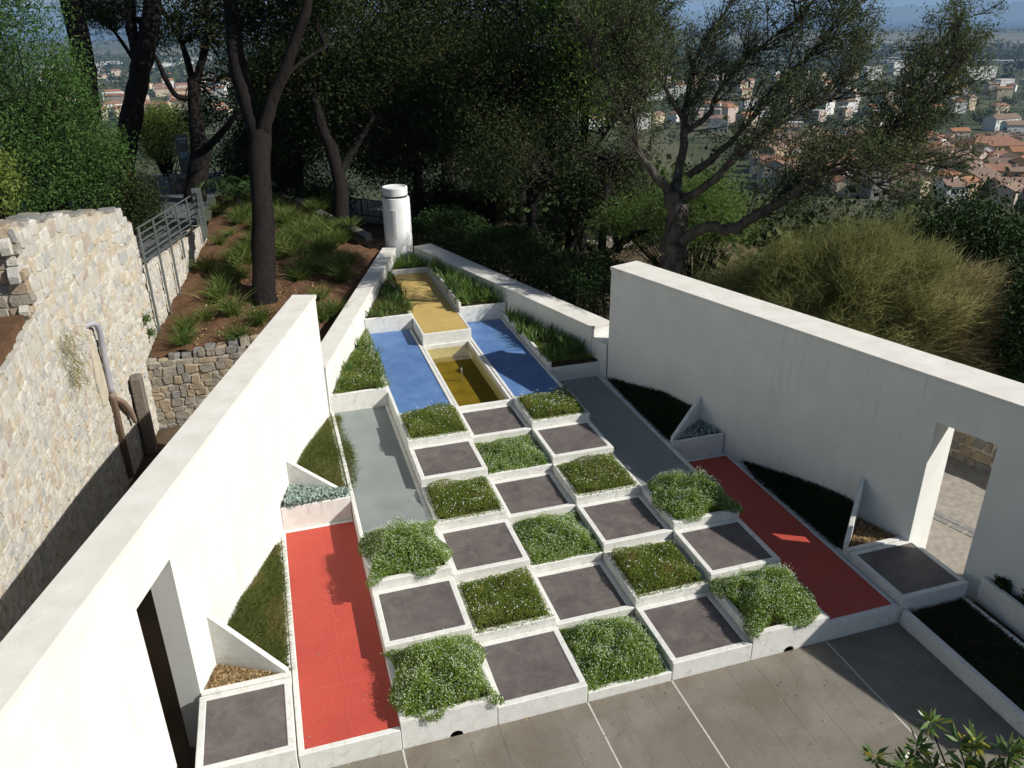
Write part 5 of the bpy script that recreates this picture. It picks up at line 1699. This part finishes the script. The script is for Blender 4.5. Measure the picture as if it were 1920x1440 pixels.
# ------------------------------------------------------------------ bushes and hedge
def bush(name, label, ells, n, per, rcl, ln, wd, mat, cat="bush", group=None, base=None, up=.4, shell=.5):
    c0 = ells[0][0]
    zb = base if base is not None else float(ground_z(c0[0], c0[1]))
    t = thing(name, label, cat, (c0[0], c0[1], zb), group)
    C = np.concatenate([ellipsoid_points(c, r_, max(4, int(n * w_)), shell) for c, r_, w_ in ells])
    f = clump_leaves(C, rcl, per, ln, wd, up)
    obj("foliage", f[0], (f[1], None), mat, t, False, f[2])
    k = rng.choice(len(C), min(len(C), 60), replace=False)
    A = np.array([c0[0], c0[1], zb]) + rng.normal(0, .08, (len(k), 3)) * np.array([1, 1, 0])
    s_ = sticks(A, C[k], .03, .008)
    obj("stems", s_[0], (s_[1], None), "bark_dark", t)
    return t


bush("bright_bush", "large bright green feathery bush at the upper left above the rubble wall",
     [((-3.7, 12.2, 5.9), (1.25, 1.0, 1.9), 1.0), ((-2.9, 12.0, 4.5), (.8, .8, 1.2), .45), ((-4.9, 11.6, 6.6), (1.2, 1.0, 1.6), .5), ((-3.9, 11.4, 4.2), (1.2, .8, 1.1), .5)], 300, 78, .20, .072, .027, "leaf_bush", base=2.5)
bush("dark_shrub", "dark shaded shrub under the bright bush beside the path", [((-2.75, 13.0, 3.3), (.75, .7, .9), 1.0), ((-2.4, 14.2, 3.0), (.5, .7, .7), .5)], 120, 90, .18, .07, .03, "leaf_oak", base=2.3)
V = [(-12, -3.5, 3.5), (-3.28, -3.5, 3.42), (-3.28, 4.9, 3.46), (-3.0, 9.6, 3.5), (-3.3, 10.3, 2.62), (-12, 10.3, 2.9), (-12, 4.9, 3.6)]
tag(obj("upper_bank", V, [(0, 1, 2, 6), (6, 2, 3, 5), (3, 4, 5)], "soil"), None, None, None, "structure")
bush("dark_shrub", "dark shrub on the upper bank left of the bright bush", [((-5.6, 8.6, 4.6), (1.0, 1.2, 1.0), 1.0), ((-6.6, 6.4, 4.4), (1.0, 1.2, .9), .8)], 150, 70, .2, .08, .035, "leaf_oak", base=3.5)
bush("yellow_shrub", "small yellow-green shrub at the far left edge above the rubble wall", [((-3.15, 6.5, 4.75), (.4, .5, .45), 1.0)], 60, 70, .11, .06, .03, "leaf_yellowgreen", base=3.6)
bush("olive_shrub", "rounded olive-green shrub beyond the path by the sign", [((-3.0, 27.6, 2.9), (1.2, 1.0, 1.0), 1.0)], 130, 90, .2, .09, .04, "leaf_yellowgreen", base=1.2)
bush("weeping_shrub", "bright green weeping shrub behind the sprawling tree", [((10.6, 11.6, 2.2), (1.4, 1.0, 1.0), 1.0), ((9.2, 12.4, 1.9), (1.0, .8, .9), .4)], 170, 100, .20, .09, .02, "leaf_fresh")
bush("dark_shrub", "glossy dark green shrub at the right edge behind the wall", [((13.4, 5.9, 2.3), (1.5, 1.3, 1.3), 1.0), ((12.3, 2.9, 1.6), (.9, .9, 1.2), .6), ((13.2, 4.2, 1.7), (1.1, 1.2, 1.2), .6)], 330, 62, .22, .088, .04, "leaf_hedge")
bush("yellow_tipped_shrub", "yellow-tipped shrub at the right edge above the white wall", [((12.6, 3.4, 2.75), (.35, .35, .3), 1.0)], 30, 60, .1, .06, .03, "leaf_yellowgreen", base=0.5)
bush("undergrowth", "mixed undergrowth between the white wall and the broom bush", [((8.6, 6.2, 1.6), (.7, 1.0, .7), 1.0), ((9.3, 4.2, 1.1), (.8, 1.0, .7), .8)], 150, 90, .18, .07, .025, "leaf_olive")
bush("dark_shrub", "dark shrubs lining the railed path beyond the hedge", [((7.2, 19.0, 1.2), (1.2, .8, .8), 1.0), ((5.4, 18.4, 1.4), (1.3, .8, .8), 1.0), ((10.6, 17.6, .9), (1.0, .8, .8), .6)], 170, 80, .22, .08, .035, "leaf_oak")
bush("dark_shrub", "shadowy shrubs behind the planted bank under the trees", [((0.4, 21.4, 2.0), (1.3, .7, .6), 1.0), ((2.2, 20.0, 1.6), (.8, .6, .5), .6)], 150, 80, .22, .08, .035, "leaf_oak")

# clipped hedge behind the right low wall
ha, hb = np.array([7.05, 8.6]), np.array([4.75, 15.6])
hd = (hb - ha) / np.linalg.norm(hb - ha)
hn = np.array([hd[1], -hd[0]])
n = 34000
s_ = rng.uniform(0, np.linalg.norm(hb - ha), n)
wv = rng.uniform(-.75, .75, n)
zt_ = 1.95 + .16 * np.sin(s_ * 2.1) + .1 * np.sin(s_ * 5.3 + wv * 3) - .25 * np.abs(wv) ** 2
zz_ = .5 + (zt_ - .5) * rng.random(n) ** .35
P2 = ha[None] + s_[:, None] * hd + wv[:, None] * hn
f = leaves(np.stack([P2[:, 0], P2[:, 1], zz_], 1) + rng.normal(0, .04, (n, 3)), rng.uniform(.06, .1, n), rng.uniform(.03, .05, n), .5)
t = thing("hedge", "dark glossy evergreen hedge running behind the right low wall", "hedge", (5.9, 12.1, .4))
obj("foliage", f[0], (f[1], None), "leaf_hedge", t, False, f[2])
A = np.stack([ha[0] + hd[0] * np.linspace(.2, 7, 50), ha[1] + hd[1] * np.linspace(.2, 7, 50), np.full(50, .3)], 1)
s_ = sticks(A, A + np.array([0, 0, 1.3]) + rng.normal(0, .1, A.shape), .03, .01)
obj("stems", s_[0], (s_[1], None), "bark_dark", t)

# wispy broom bushes behind the right wall
def broom(label, ells, n, name="broom_bush"):
    """mound of fine short strands springing outward, green above, browned on the right flank"""
    t = thing(name, label, "bush", ells[0][0][:2] + (0.0,), "wispy broom bushes behind the right wall")
    sets = []
    for (c, r_, w_, tb) in ells:
        m_ = int(n * w_)
        k = max(40, m_ // 140)
        cd = unit(rng.normal(size=(k, 3)) + np.array([0, 0, .35]))
        cl = np.array(c) + cd * np.array(r_) * rng.uniform(.45, 1.0, k)[:, None] * (1 + .10 * rng.normal(size=(k, 1)))
        idx = rng.integers(0, k, m_)
        od = unit((cl - np.array(c)) / np.array(r_) + np.array([0, 0, .25]))
        B_ = cl[idx] + rng.normal(0, .13, (m_, 3))
        D2 = unit(od[idx] * .9 + rng.normal(size=(m_, 3)) * .42 + np.array([.12, 0, .12]))
        Lb = rng.uniform(.14, .42, m_)
        tip = B_ + D2 * Lb[:, None] * 1.2
        ok = (B_[:, 0] > rx(B_[:, 1]) + .78) & (tip[:, 0] > rx(tip[:, 1]) + .78) & (B_[:, 2] > .35)
        ct = rng.normal(0, .12, k)
        brown = np.clip((B_[:, 0] - c[0]) / r_[0] * .35 - (B_[:, 2] - c[2]) / r_[2] * .22, -.3, .5)
        tn = np.clip(tb + brown + ct[idx] + rng.normal(0, .12, m_), 0, 1)
        sets.append(blades(B_[ok], D2[ok], Lb[ok], .0095, .22, tn[ok], 1))
    V_, Q_, T_ = join(*sets)
    obj("strands", V_, (Q_, None), "leaf_broom", t, False, T_)
    A = np.array(ells[0][0][:2] + (0.0,)) + rng.normal(0, .15, (40, 3)) * np.array([1, 1, 0])
    s_ = sticks(A, np.array(ells[0][0]) + rng.normal(0, .6, (40, 3)), .03, .008)
    obj("stems", s_[0], (s_[1], None), "bark_dark", t)
    return t


broom("large wispy broom bush with green tops and browned right side behind the right wall",
      [((10.2, 5.3, 1.55), (1.65, 1.4, 1.8), 1.0, .26), ((9.2, 6.0, 1.45), (1.05, 1.0, 1.45), .42, .18), ((11.0, 4.35, 1.35), (1.1, .85, 1.6), .6, .62), ((9.9, 4.4, .9), (.9, .7, 1.1), .35, .55)], 46000)
broom("smaller tan and green broom tuft at the foot of the sprawling tree", [((8.7, 7.2, 1.0), (.75, .7, 1.1), 1.0, .42)], 15000)

# foreground shrub reaching in at the lower right
FG = [(3.66, -3.38, 2.98), (3.73, -3.53, 2.95), (3.33, -3.36, 2.80), (3.57, -3.41, 2.85), (3.91, -3.68, 2.99), (3.43, -3.49, 2.83), (3.78, -3.68, 2.91),
      (3.82, -3.55, 2.96), (3.70, -3.62, 2.88), (3.99, -3.72, 3.0), (3.37, -3.46, 2.70), (3.60, -3.52, 2.80), (3.86, -3.74, 2.90), (3.50, -3.42, 2.78)]
t = thing("pittosporum_shrub", "leafy shrub tips reaching into the bottom right corner", "shrub", (3.9, -4.6, -0.6))
sets, A, B_ = [], [], []
for c in FG:
    c = np.array(c)
    nl = 26
    a = rng.uniform(0, 2 * math.pi, nl)
    D = unit(np.stack([np.cos(a), np.sin(a), rng.uniform(-.15, .95, nl)], 1))
    ln_ = rng.uniform(.075, .125, nl)
    P = c + D * (ln_ * .55)[:, None] + np.stack([np.zeros(nl), np.zeros(nl), rng.uniform(-.05, .02, nl)], 1)
    sets.append(leaves(P, ln_, ln_ * .26, .8, D, np.clip(rng.beta(2, 2.2, nl) + (rng.random(nl) < .10) * .6, 0, 1)))
    A.append(np.array([3.9, -4.6, 1.6]) + rng.normal(0, .12, 3))
    B_.append(c - np.array([0, 0, .02]))
V_, Q_, T_ = join(*sets)
obj("leaves", V_, (Q_, None), "leaf_pittosporum", t, False, T_)
s_ = sticks(np.array(A), np.array(B_), .010, .005)
obj("twigs", s_[0], (s_[1], None), "bark_grey", t)
obj("trunk", *tube([(3.9, -4.6, -.6, .06), (3.92, -4.58, .6, .05), (3.9, -4.6, 1.65, .04)], 8), "bark_grey", t, True)

# hanging dry plant and sprigs on the rubble wall
C = np.stack([rng.normal(-2.40, .06, 300), rng.normal(5.55, .13, 300), rng.uniform(2.1, 2.95, 300)], 1)
D = unit(rng.normal(size=(300, 3)) * .5 + np.array([.2, 0, -.8]))
bl = blades(C, D, rng.uniform(.08, .22, 300), .008, .3, None, 2)
o = obj("hanging_plant", bl[0], (bl[1], None), "leaf_broom", None, False, bl[2])
tag(o, "dry trailing plant hanging from the rubble wall at the left", "plant")
for (y, z) in ((9.35, 1.75), (9.45, 1.45)):
    C = np.array([ax(y) + .06, y, z]) + rng.normal(0, .05, (160, 3))
    f = leaves(C, .06, .02, .2)
    o = obj("wall_sprig", f[0], (f[1], None), "leaf_fresh", None, False, f[2])
    tag(o, f"{'upper' if z > 1.6 else 'lower'} small green sprig growing from the far end of the rubble wall", "plant", "sprigs growing from the rubble wall")

# ------------------------------------------------------------------ sign, cabinet, palm, path railings
sg = thing("information_sign", "tall grey information panel with white icons beside the path", "sign", (-2.0, 24.2, 1.6))
obj("panel", *soft_box(-2.22, -1.84, 24.15, 24.23, 1.6, 3.26, .01), "sign_panel", sg)
for k in range(4):
    obj("icon", *box(-2.165 + .075 * k, -2.115 + .075 * k, 24.138, 24.149, 3.09, 3.16), "sign_white", sg)
obj("text_line", *box(-2.11, -1.92, 24.138, 24.149, 3.0, 3.03), "sign_white", sg)
V, F = prism([(-2.02 + .11 * math.cos(a), 2.62 + .09 * math.sin(a) + .02 * math.sin(3 * a)) for a in np.linspace(0, 2 * math.pi, 14, endpoint=False)], 0, 1)
obj("map", [(v[0], 24.138 + .011 * (1 - v[2]), v[1]) for v in V], F, "sign_blue", sg)
for k, (x, z) in enumerate([(-2.16, 2.78), (-2.17, 2.66), (-2.14, 2.54), (-2.06, 2.50), (-1.94, 2.76), (-1.89, 2.70), (-1.91, 2.52)]):
    obj("icon", *box(x - .018, x + .018, 24.138, 24.149, z - .015, z + .015), "sign_white", sg)
cb = thing("dark_cabinet", "black cabinet with a barred top rail beside the path", "cabinet", (-2.0, 20.9, 1.7))
obj("cabinet_body", *soft_box(-2.3, -1.55, 20.7, 21.4, 1.7, 2.42, .02), "dark_metal", cb)
obj("top_rail", *soft_box(-2.3, -1.55, 20.7, 20.74, 2.60, 2.64, .005), "dark_metal", cb)
for k in range(7):
    x = -2.28 + .119 * k
    obj("bar", *box(x - .012, x + .012, 20.71, 20.735, 2.42, 2.60), "dark_metal", cb)

pm = thing("small_palm", "small palm with drooping ribbed fronds under the trees", "palm", (-0.35, 18.2, 1.6))
obj("trunk", *tube([(-.35, 18.2, 1.55, .11), (-.34, 18.2, 1.9, .1), (-.35, 18.2, 2.2, .08)], 8), "bark_dark", pm, True)
for k in range(9):
    a = 2 * math.pi * k / 9 + .3
    d = np.array([math.cos(a), math.sin(a), 0])
    mid = np.array([-.35, 18.2, 2.2]) + d * .35 + np.array([0, 0, .75])
    end = np.array([-.35, 18.2, 2.2]) + d * 1.0 + np.array([0, 0, .35])
    st = np.array([-.35, 18.2, 2.2])
    T_ = np.linspace(.15, 1, 16)[:, None]
    rib = (1 - T_) ** 2 * st + 2 * T_ * (1 - T_) * mid + T_ ** 2 * end
    sd = np.array([-d[1], d[0], 0])
    B2_ = np.concatenate([rib, rib])
    D2_ = unit(np.concatenate([np.tile(sd + d * .5 - np.array([0, 0, .5]), (16, 1)), np.tile(-sd + d * .5 - np.array([0, 0, .5]), (16, 1))]))
    bl = blades(B2_, D2_, .34, .03, .1, None, 2)
    o = obj("frond", bl[0], (bl[1], None), "leaf_hedge", pm, False, bl[2])

path_sheet("back_path", [(1.8, 20.8), (4.6, 18.6), (6.0, 20.0), (3.0, 23.5)], 0.96, "gravel_path")
path_sheet("side_path", [(8.3, 19.3), (10.2, 15.8), (11.2, 16.4), (9.2, 20.2)], 0.34, "gravel_path")


def railing(name, label, pts, h_, nb, group):
    t = thing(name, label, "railing", pts[0], group)
    a, b2 = np.array(pts[0]), np.array(pts[1])
    for z in (h_, .12):
        obj("rail", *tube([(*(a + [0, 0, z]), .016), (*(b2 + [0, 0, z]), .016)], 5), "dark_metal", t)
    for k in range(nb + 1):
        c = a + (b2 - a) * k / nb
        thick = .02 if k % 6 == 0 else .009
        obj("bar", *box(c[0] - thick, c[0] + thick, c[1] - thick, c[1] + thick, c[2] - .02, c[2] + h_), "dark_metal", t)
    return t


railing("path_railing", "dark railing in front of the sunlit path left of the drum", [(2.3, 20.9, .92), (4.3, 18.8, .92)], .62, 12, "dark path railings")
railing("path_railing", "dark railing along the path behind the olive trees", [(8.15, 19.2, .32), (10.0, 15.7, .3)], .72, 34, "dark path railings")

# ------------------------------------------------------------------ the town on the plain
M_ = 1 / S                                        # metres to modules
win_mesh = {}


def house(x, y, w, d, h_, rot, roof, wallc, roofc, label, group, cat="house", name="house", rise=None, windows=None, chimney=False):
    z0 = float(ground_z(x, y))
    w, d, h_ = w * M_, d * M_, h_ * M_
    ca, sa = math.cos(rot), math.sin(rot)
    t = thing(name, label, cat, (x, y, z0 - 1.0), group)
    Wd = lambda p_: (x + p_[0] * ca - p_[1] * sa, y + p_[0] * sa + p_[1] * ca, z0 + p_[2])
    V, F = box(-w / 2, w / 2, -d / 2, d / 2, -1.0, h_)
    if roof == "gable":
        rs = (rise or 0.22 * d / M_) * M_
        V = V + [(-w / 2, 0, h_ + rs), (w / 2, 0, h_ + rs)]
        F = [(3, 2, 1, 0), (0, 1, 5, 4), (2, 3, 7, 6), (3, 0, 4, 8, 7), (1, 2, 6, 9, 5)]
    obj("wall", [Wd(v) for v in V], F, "render_" + wallc, t)
    e = 0.35 * M_
    th = 0.25 * M_
    if roof == "gable":
        k = rs / (d / 2)
        V = []
        for sx in (-w / 2 - e, w / 2 + e):
            for yy, zz2 in ((-d / 2 - e, h_ - e * k), (0, h_ + rs), (d / 2 + e, h_ - e * k)):
                V.append((sx, yy, zz2 + 0.02))
                V.append((sx, yy, zz2 + th))
        F = [(1, 7, 9, 3), (3, 9, 11, 5), (0, 2, 8, 6), (2, 4, 10, 8), (0, 6, 7, 1), (4, 5, 11, 10), (0, 1, 3, 2), (2, 3, 5, 4), (6, 8, 9, 7), (8, 10, 11, 9)]
    elif roof == "hip":
        rs = (rise or 0.2 * d / M_) * M_
        V = [(-w / 2 - e, -d / 2 - e, h_ + .01), (w / 2 + e, -d / 2 - e, h_ + .01), (w / 2 + e, d / 2 + e, h_ + .01), (-w / 2 - e, d / 2 + e, h_ + .01),
             (-w / 2 - e, -d / 2 - e, h_ + th), (w / 2 + e, -d / 2 - e, h_ + th), (w / 2 + e, d / 2 + e, h_ + th), (-w / 2 - e, d / 2 + e, h_ + th),
             (-(w - d * .8) / 2, 0, h_ + rs + th), ((w - d * .8) / 2, 0, h_ + rs + th)]
        F = [(3, 2, 1, 0), (0, 1, 5, 4), (1, 2, 6, 5), (2, 3, 7, 6), (3, 0, 4, 7), (4, 5, 9, 8), (5, 6, 9), (6, 7, 8, 9), (7, 4, 8)]
    else:
        V, F = box(-w / 2 - .1, w / 2 + .1, -d / 2 - .1, d / 2 + .1, h_ + .01, h_ + .35 * M_)
    ro = obj("roof", [Wd(v) for v in V], F, "roof_" + roofc, t)
    if chimney:
        cx = random.uniform(-.3, .3) * w
        V, F = box(cx - .35, cx + .35, -.4, .3, h_ + .2, h_ + (rise or .22 * d / M_) * M_ + 1.0)
        obj("chimney", [Wd(v) for v in V], F, "render_cream", ro)
    if windows:
        rows, cols_, sides = windows
        for sd in sides:
            L_ = w if sd in "fb" else d
            for r_ in range(rows):
                for c_ in range(cols_ if sd in "fb" else max(1, int(cols_ * d / w))):
                    nc = cols_ if sd in "fb" else max(1, int(cols_ * d / w))
                    u_ = -L_ / 2 + L_ * (c_ + .5) / nc
                    zc = h_ * (r_ + .55) / rows
                    ww, hh = .5 * M_, .85 * M_
                    V, F = box(u_ - ww, u_ + ww, -.04, .03, zc - hh, zc + hh)
                    off = d / 2 if sd in "fb" else w / 2
                    rr_ = {"f": 0, "b": math.pi, "l": -math.pi / 2, "r": math.pi / 2}[sd]
                    c1, s1 = math.cos(rr_), math.sin(rr_)
                    V = [(v[0] * c1 - (v[1] - off) * s1, v[0] * s1 + (v[1] - off) * c1, v[2]) for v in V]
                    obj("window", [Wd(v) for v in V], F, "window_glass", t)
    return t


def town_spot(a, r):
    return at_az(a, r)


taken = []


def free(x, y, r_):
    for (a, b2, c) in taken:
        if (a - x) ** 2 + (b2 - y) ** 2 < (r_ + c) ** 2:
            return False
    taken.append((x, y, r_))
    return True


def hero(u_az, r, *a, **k):
    x, y = town_spot(u_az, r)
    taken.append((x, y, max(a[0], a[1]) * M_ * .45))
    return house(x, y, *a, **k)


hero(47.1, 384, 27, 15, 11, math.radians(-14), "hip", "yellow", "terracotta", "large yellow building with a hipped terracotta roof in the town below", None, rise=3.6, windows=(3, 7, "fr"), chimney=True, name="town_building", cat="building")
hero(46.75, 366, 7, 8, 10.5, math.radians(80), "gable", "white", "rose", "narrow pale gabled house in front of the large yellow building", None, rise=2.2, windows=(3, 2, "fl"))
hero(46.6, 306, 17, 13, 7, math.radians(24), "gable", "ochre", "brown", "long brown-roofed house nearest in the town below", None, rise=2.6, windows=(2, 5, "fl"), chimney=True)
hero(46.2, 292, 7, 6, 7, math.radians(10), "gable", "ochre", "orange", "small orange-roofed ochre house at the lower edge of the town", None, rise=1.3, windows=(2, 2, "fr"))
hero(48.9, 302, 16, 9, 6, math.radians(-22), "gable", "pink", "rose", "long low rose-roofed row at the right edge of the town", None, rise=1.9, windows=(2, 5, "f"))
hero(45.4, 348, 15, 10, 8, math.radians(12), "gable", "pink", "rose", "rose-roofed house left of the large yellow building", None, rise=2.2, windows=(2, 4, "fr"), chimney=True)
hero(47.4, 575, 26, 10, 8, math.radians(8), "gable", "white", "brown", "brown-roofed terrace with white gable walls beyond the yellow building", None, rise=2.6, windows=(2, 6, "f"))
for (a, r, w, d, h_, lab) in ((45.6, 1205, 52, 14, 17, "long white apartment block with rows of windows near the plain"), (41.3, 1290, 34, 14, 19, "white apartment block left of the long block"), (39.8, 1160, 30, 13, 18, "white apartment tower seen through the twigs"),
                              (43.6, 1100, 40, 14, 14, "low white apartment row in front of the long block"), (26.8, 790, 46, 13, 10, "long grey-white school building seen between branches"), (47.0, 1010, 24, 12, 12, "grey-white block with a flat roof right of the apartments")):
    hero(a, r, w, d, h_, math.radians(random.uniform(-14, 10)), "flat", "white", "pale", lab, None, cat="building", name="apartment_block", windows=(4, 9, "f"))

WN = {"cream": "cream", "white": "white", "pink": "pinkish", "ochre": "ochre", "grey": "grey", "yellow": "yellow"}
# old town: tight rows of tiled roofs
def quarter(n, tries, r0, r1, a0, a1, wr, dr, gap, wcs, rcs, hr, rots, roofs, per, phrase, group, win_r=0, chim=0.0):
    spec = []
    for _ in range(tries):
        if len(spec) >= n:
            break
        r, a = random.uniform(r0, r1), random.uniform(a0, a1)
        x, y = town_spot(a, r)
        w, d = random.uniform(*wr), random.uniform(*dr)
        if free(x, y, (w + d) * gap * M_):
            spec.append((r, a, x, y, w, d))
    for (r, a, x, y, w, d), cN, rN in in_rows(spec, per, lambda q_: q_[0], lambda q_: q_[1]):
        wc, rc_ = random.choice(wcs), random.choice(rcs)
        rf = "flat" if rc_ == "pale" else random.choice(roofs)
        house(x, y, w, d, random.uniform(*hr), math.radians(rots()), rf, wc, rc_, f"{WN[wc]} house, {rc_} roof, {cN} from the left in the {rN} row {phrase}", group,
              windows=(2, 2, "f") if r < win_r else None, chimney=random.random() < chim)


quarter(170, 3600, 280, 445, 33.5, 51.5, (7, 13), (6, 9.5), .23, ["cream", "cream", "pink", "ochre", "white", "grey"], ["brown", "rose", "terracotta", "rose", "brown", "orange"], (6, 11),
        lambda: random.choice([-20, 70, 25, -65]) + random.uniform(-8, 8), ["gable", "gable", "gable", "hip"], 17, "of the old town", "tiled houses of the old town", 335, .4)
# newer quarters
quarter(120, 4000, 470, 1250, 17, 51, (8, 16), (7, 11), .36, ["white", "white", "cream", "pink"], ["terracotta", "orange", "rose", "pale"], (6, 12), lambda: random.uniform(-40, 40), ["gable", "hip"], 15, "of the newer quarters", "houses of the newer quarters")
quarter(60, 2500, 690, 1700, -12, -1, (10, 24), (9, 13), .33, ["white", "cream", "pink"], ["terracotta", "orange", "terracotta"], (6, 12), lambda: random.uniform(-30, 30), ["gable", "hip"], 12, "between the left trunks", "houses glimpsed between the left trunks")
spec = []
for i in range(900):
    if len(spec) >= 28:
        break
    r = random.uniform(1500, 2450)
    a = random.uniform(30, 51) if len(spec) < 20 else random.uniform(-12, -2)
    x, y = town_spot(a, r)
    w, d = random.uniform(50, 150), random.uniform(15, 28)
    if free(x, y, w * .4 * M_):
        spec.append((r, a, x, y, w, d))
for (r, a, x, y, w, d), cN, rN in in_rows(spec, 7, lambda q_: q_[0], lambda q_: q_[1]):
    house(x, y, w, d, 7, math.radians(-a + random.uniform(-6, 6)), "flat", "white", "pale", f"long low white shed, {cN} from the left in the {rN} row on the plain", "sheds on the plain", cat="shed", name="plain_shed")


# trees of the hillside, town and plain that read as masses
def wood_mass(name, label, spots, rad, per, ln, mat):
    C, Rr_ = [], []
    for (x, y), r_ in zip(spots, rad):
        z = float(ground_z(x, y))
        C.append((x, y, z + r_ * .9))
        Rr_.append(r_ * .5)
    f = clump_leaves(np.array(C), np.array(Rr_), per, ln, ln * .75, .5, .9)
    return stuff(name, label, "wood", *f, mat)


sp, rd = [], []
while len(sp) < 150:
    r = random.uniform(21, 62)
    a = random.uniform(14, 58)
    sp.append(at_az(a, r))
    rd.append(random.uniform(.8, 1.8))
wood_mass("slope_scrub", "dense green scrub on the slope just below the garden", sp, rd, 210, .24, "leaf_far")
sp, rd = [], []
while len(sp) < 800:
    r = 60 + 220 * random.random() ** .8
    a = random.uniform(12, 58) if random.random() < .75 else random.uniform(-30, 12)
    sp.append(at_az(a, r))
    rd.append(random.uniform(1.8, 3.6))
wood_mass("hillside_wood", "green scrub and trees covering the hillside below the town road", sp, rd, 60, .74, "leaf_far")
sp, rd = [], []
while len(sp) < 1000:
    r = random.uniform(280, 1300)
    a = random.uniform(-14, 53)
    x, y = at_az(a, r)
    if all((x - b2[0]) ** 2 + (y - b2[1]) ** 2 > (b2[2] * .9 + 2) ** 2 for b2 in taken):
        sp.append((x, y))
        rd.append(random.uniform(2.5, 5.5))
wood_mass("town_trees", "rounded trees standing among the houses of the town", sp, rd, 70, 1.4, "leaf_far")
sp, rd = [], []
while len(sp) < 1500:
    r = random.uniform(1150, 2550) if random.random() < .8 else random.uniform(4300, 5300)
    a = random.uniform(-16, 54)
    sp.append(at_az(a, r))
    rd.append(random.uniform(5, 13))
wood_mass("plain_woods", "dark belts of trees spread over the far plain", sp, rd, 30, 5.2, "leaf_far")

# ------------------------------------------------------------------ air
m, nt, b = _new("haze")
nt.nodes.remove(b)
pv = nt.nodes.new("ShaderNodeVolumePrincipled")
pv.inputs["Color"].default_value = (0.42, 0.66, 1.0, 1)
pv.inputs["Density"].default_value = 8.5e-5
pv.inputs["Anisotropy"].default_value = 0.0
nt.links.new(pv.outputs[0], nt.nodes["Material Output"].inputs["Volume"])
V, F = box(-34000, 34000, -34000, 34000, -97, 260)
hz_ = obj("haze", V, F, "haze")
tag(hz_, "pale blue haze over the far plain, sea and hills", "haze", None, "stuff")
for o in list(bpy.data.objects):
    if o.parent is not None and o.name.split('.')[0] in ("twigs", "crown", "foliage", "flowers", "sword_leaves", "strands", "stems"):
        o["kind"] = "stuff"
    if "_o" in o:
        del o["_o"]
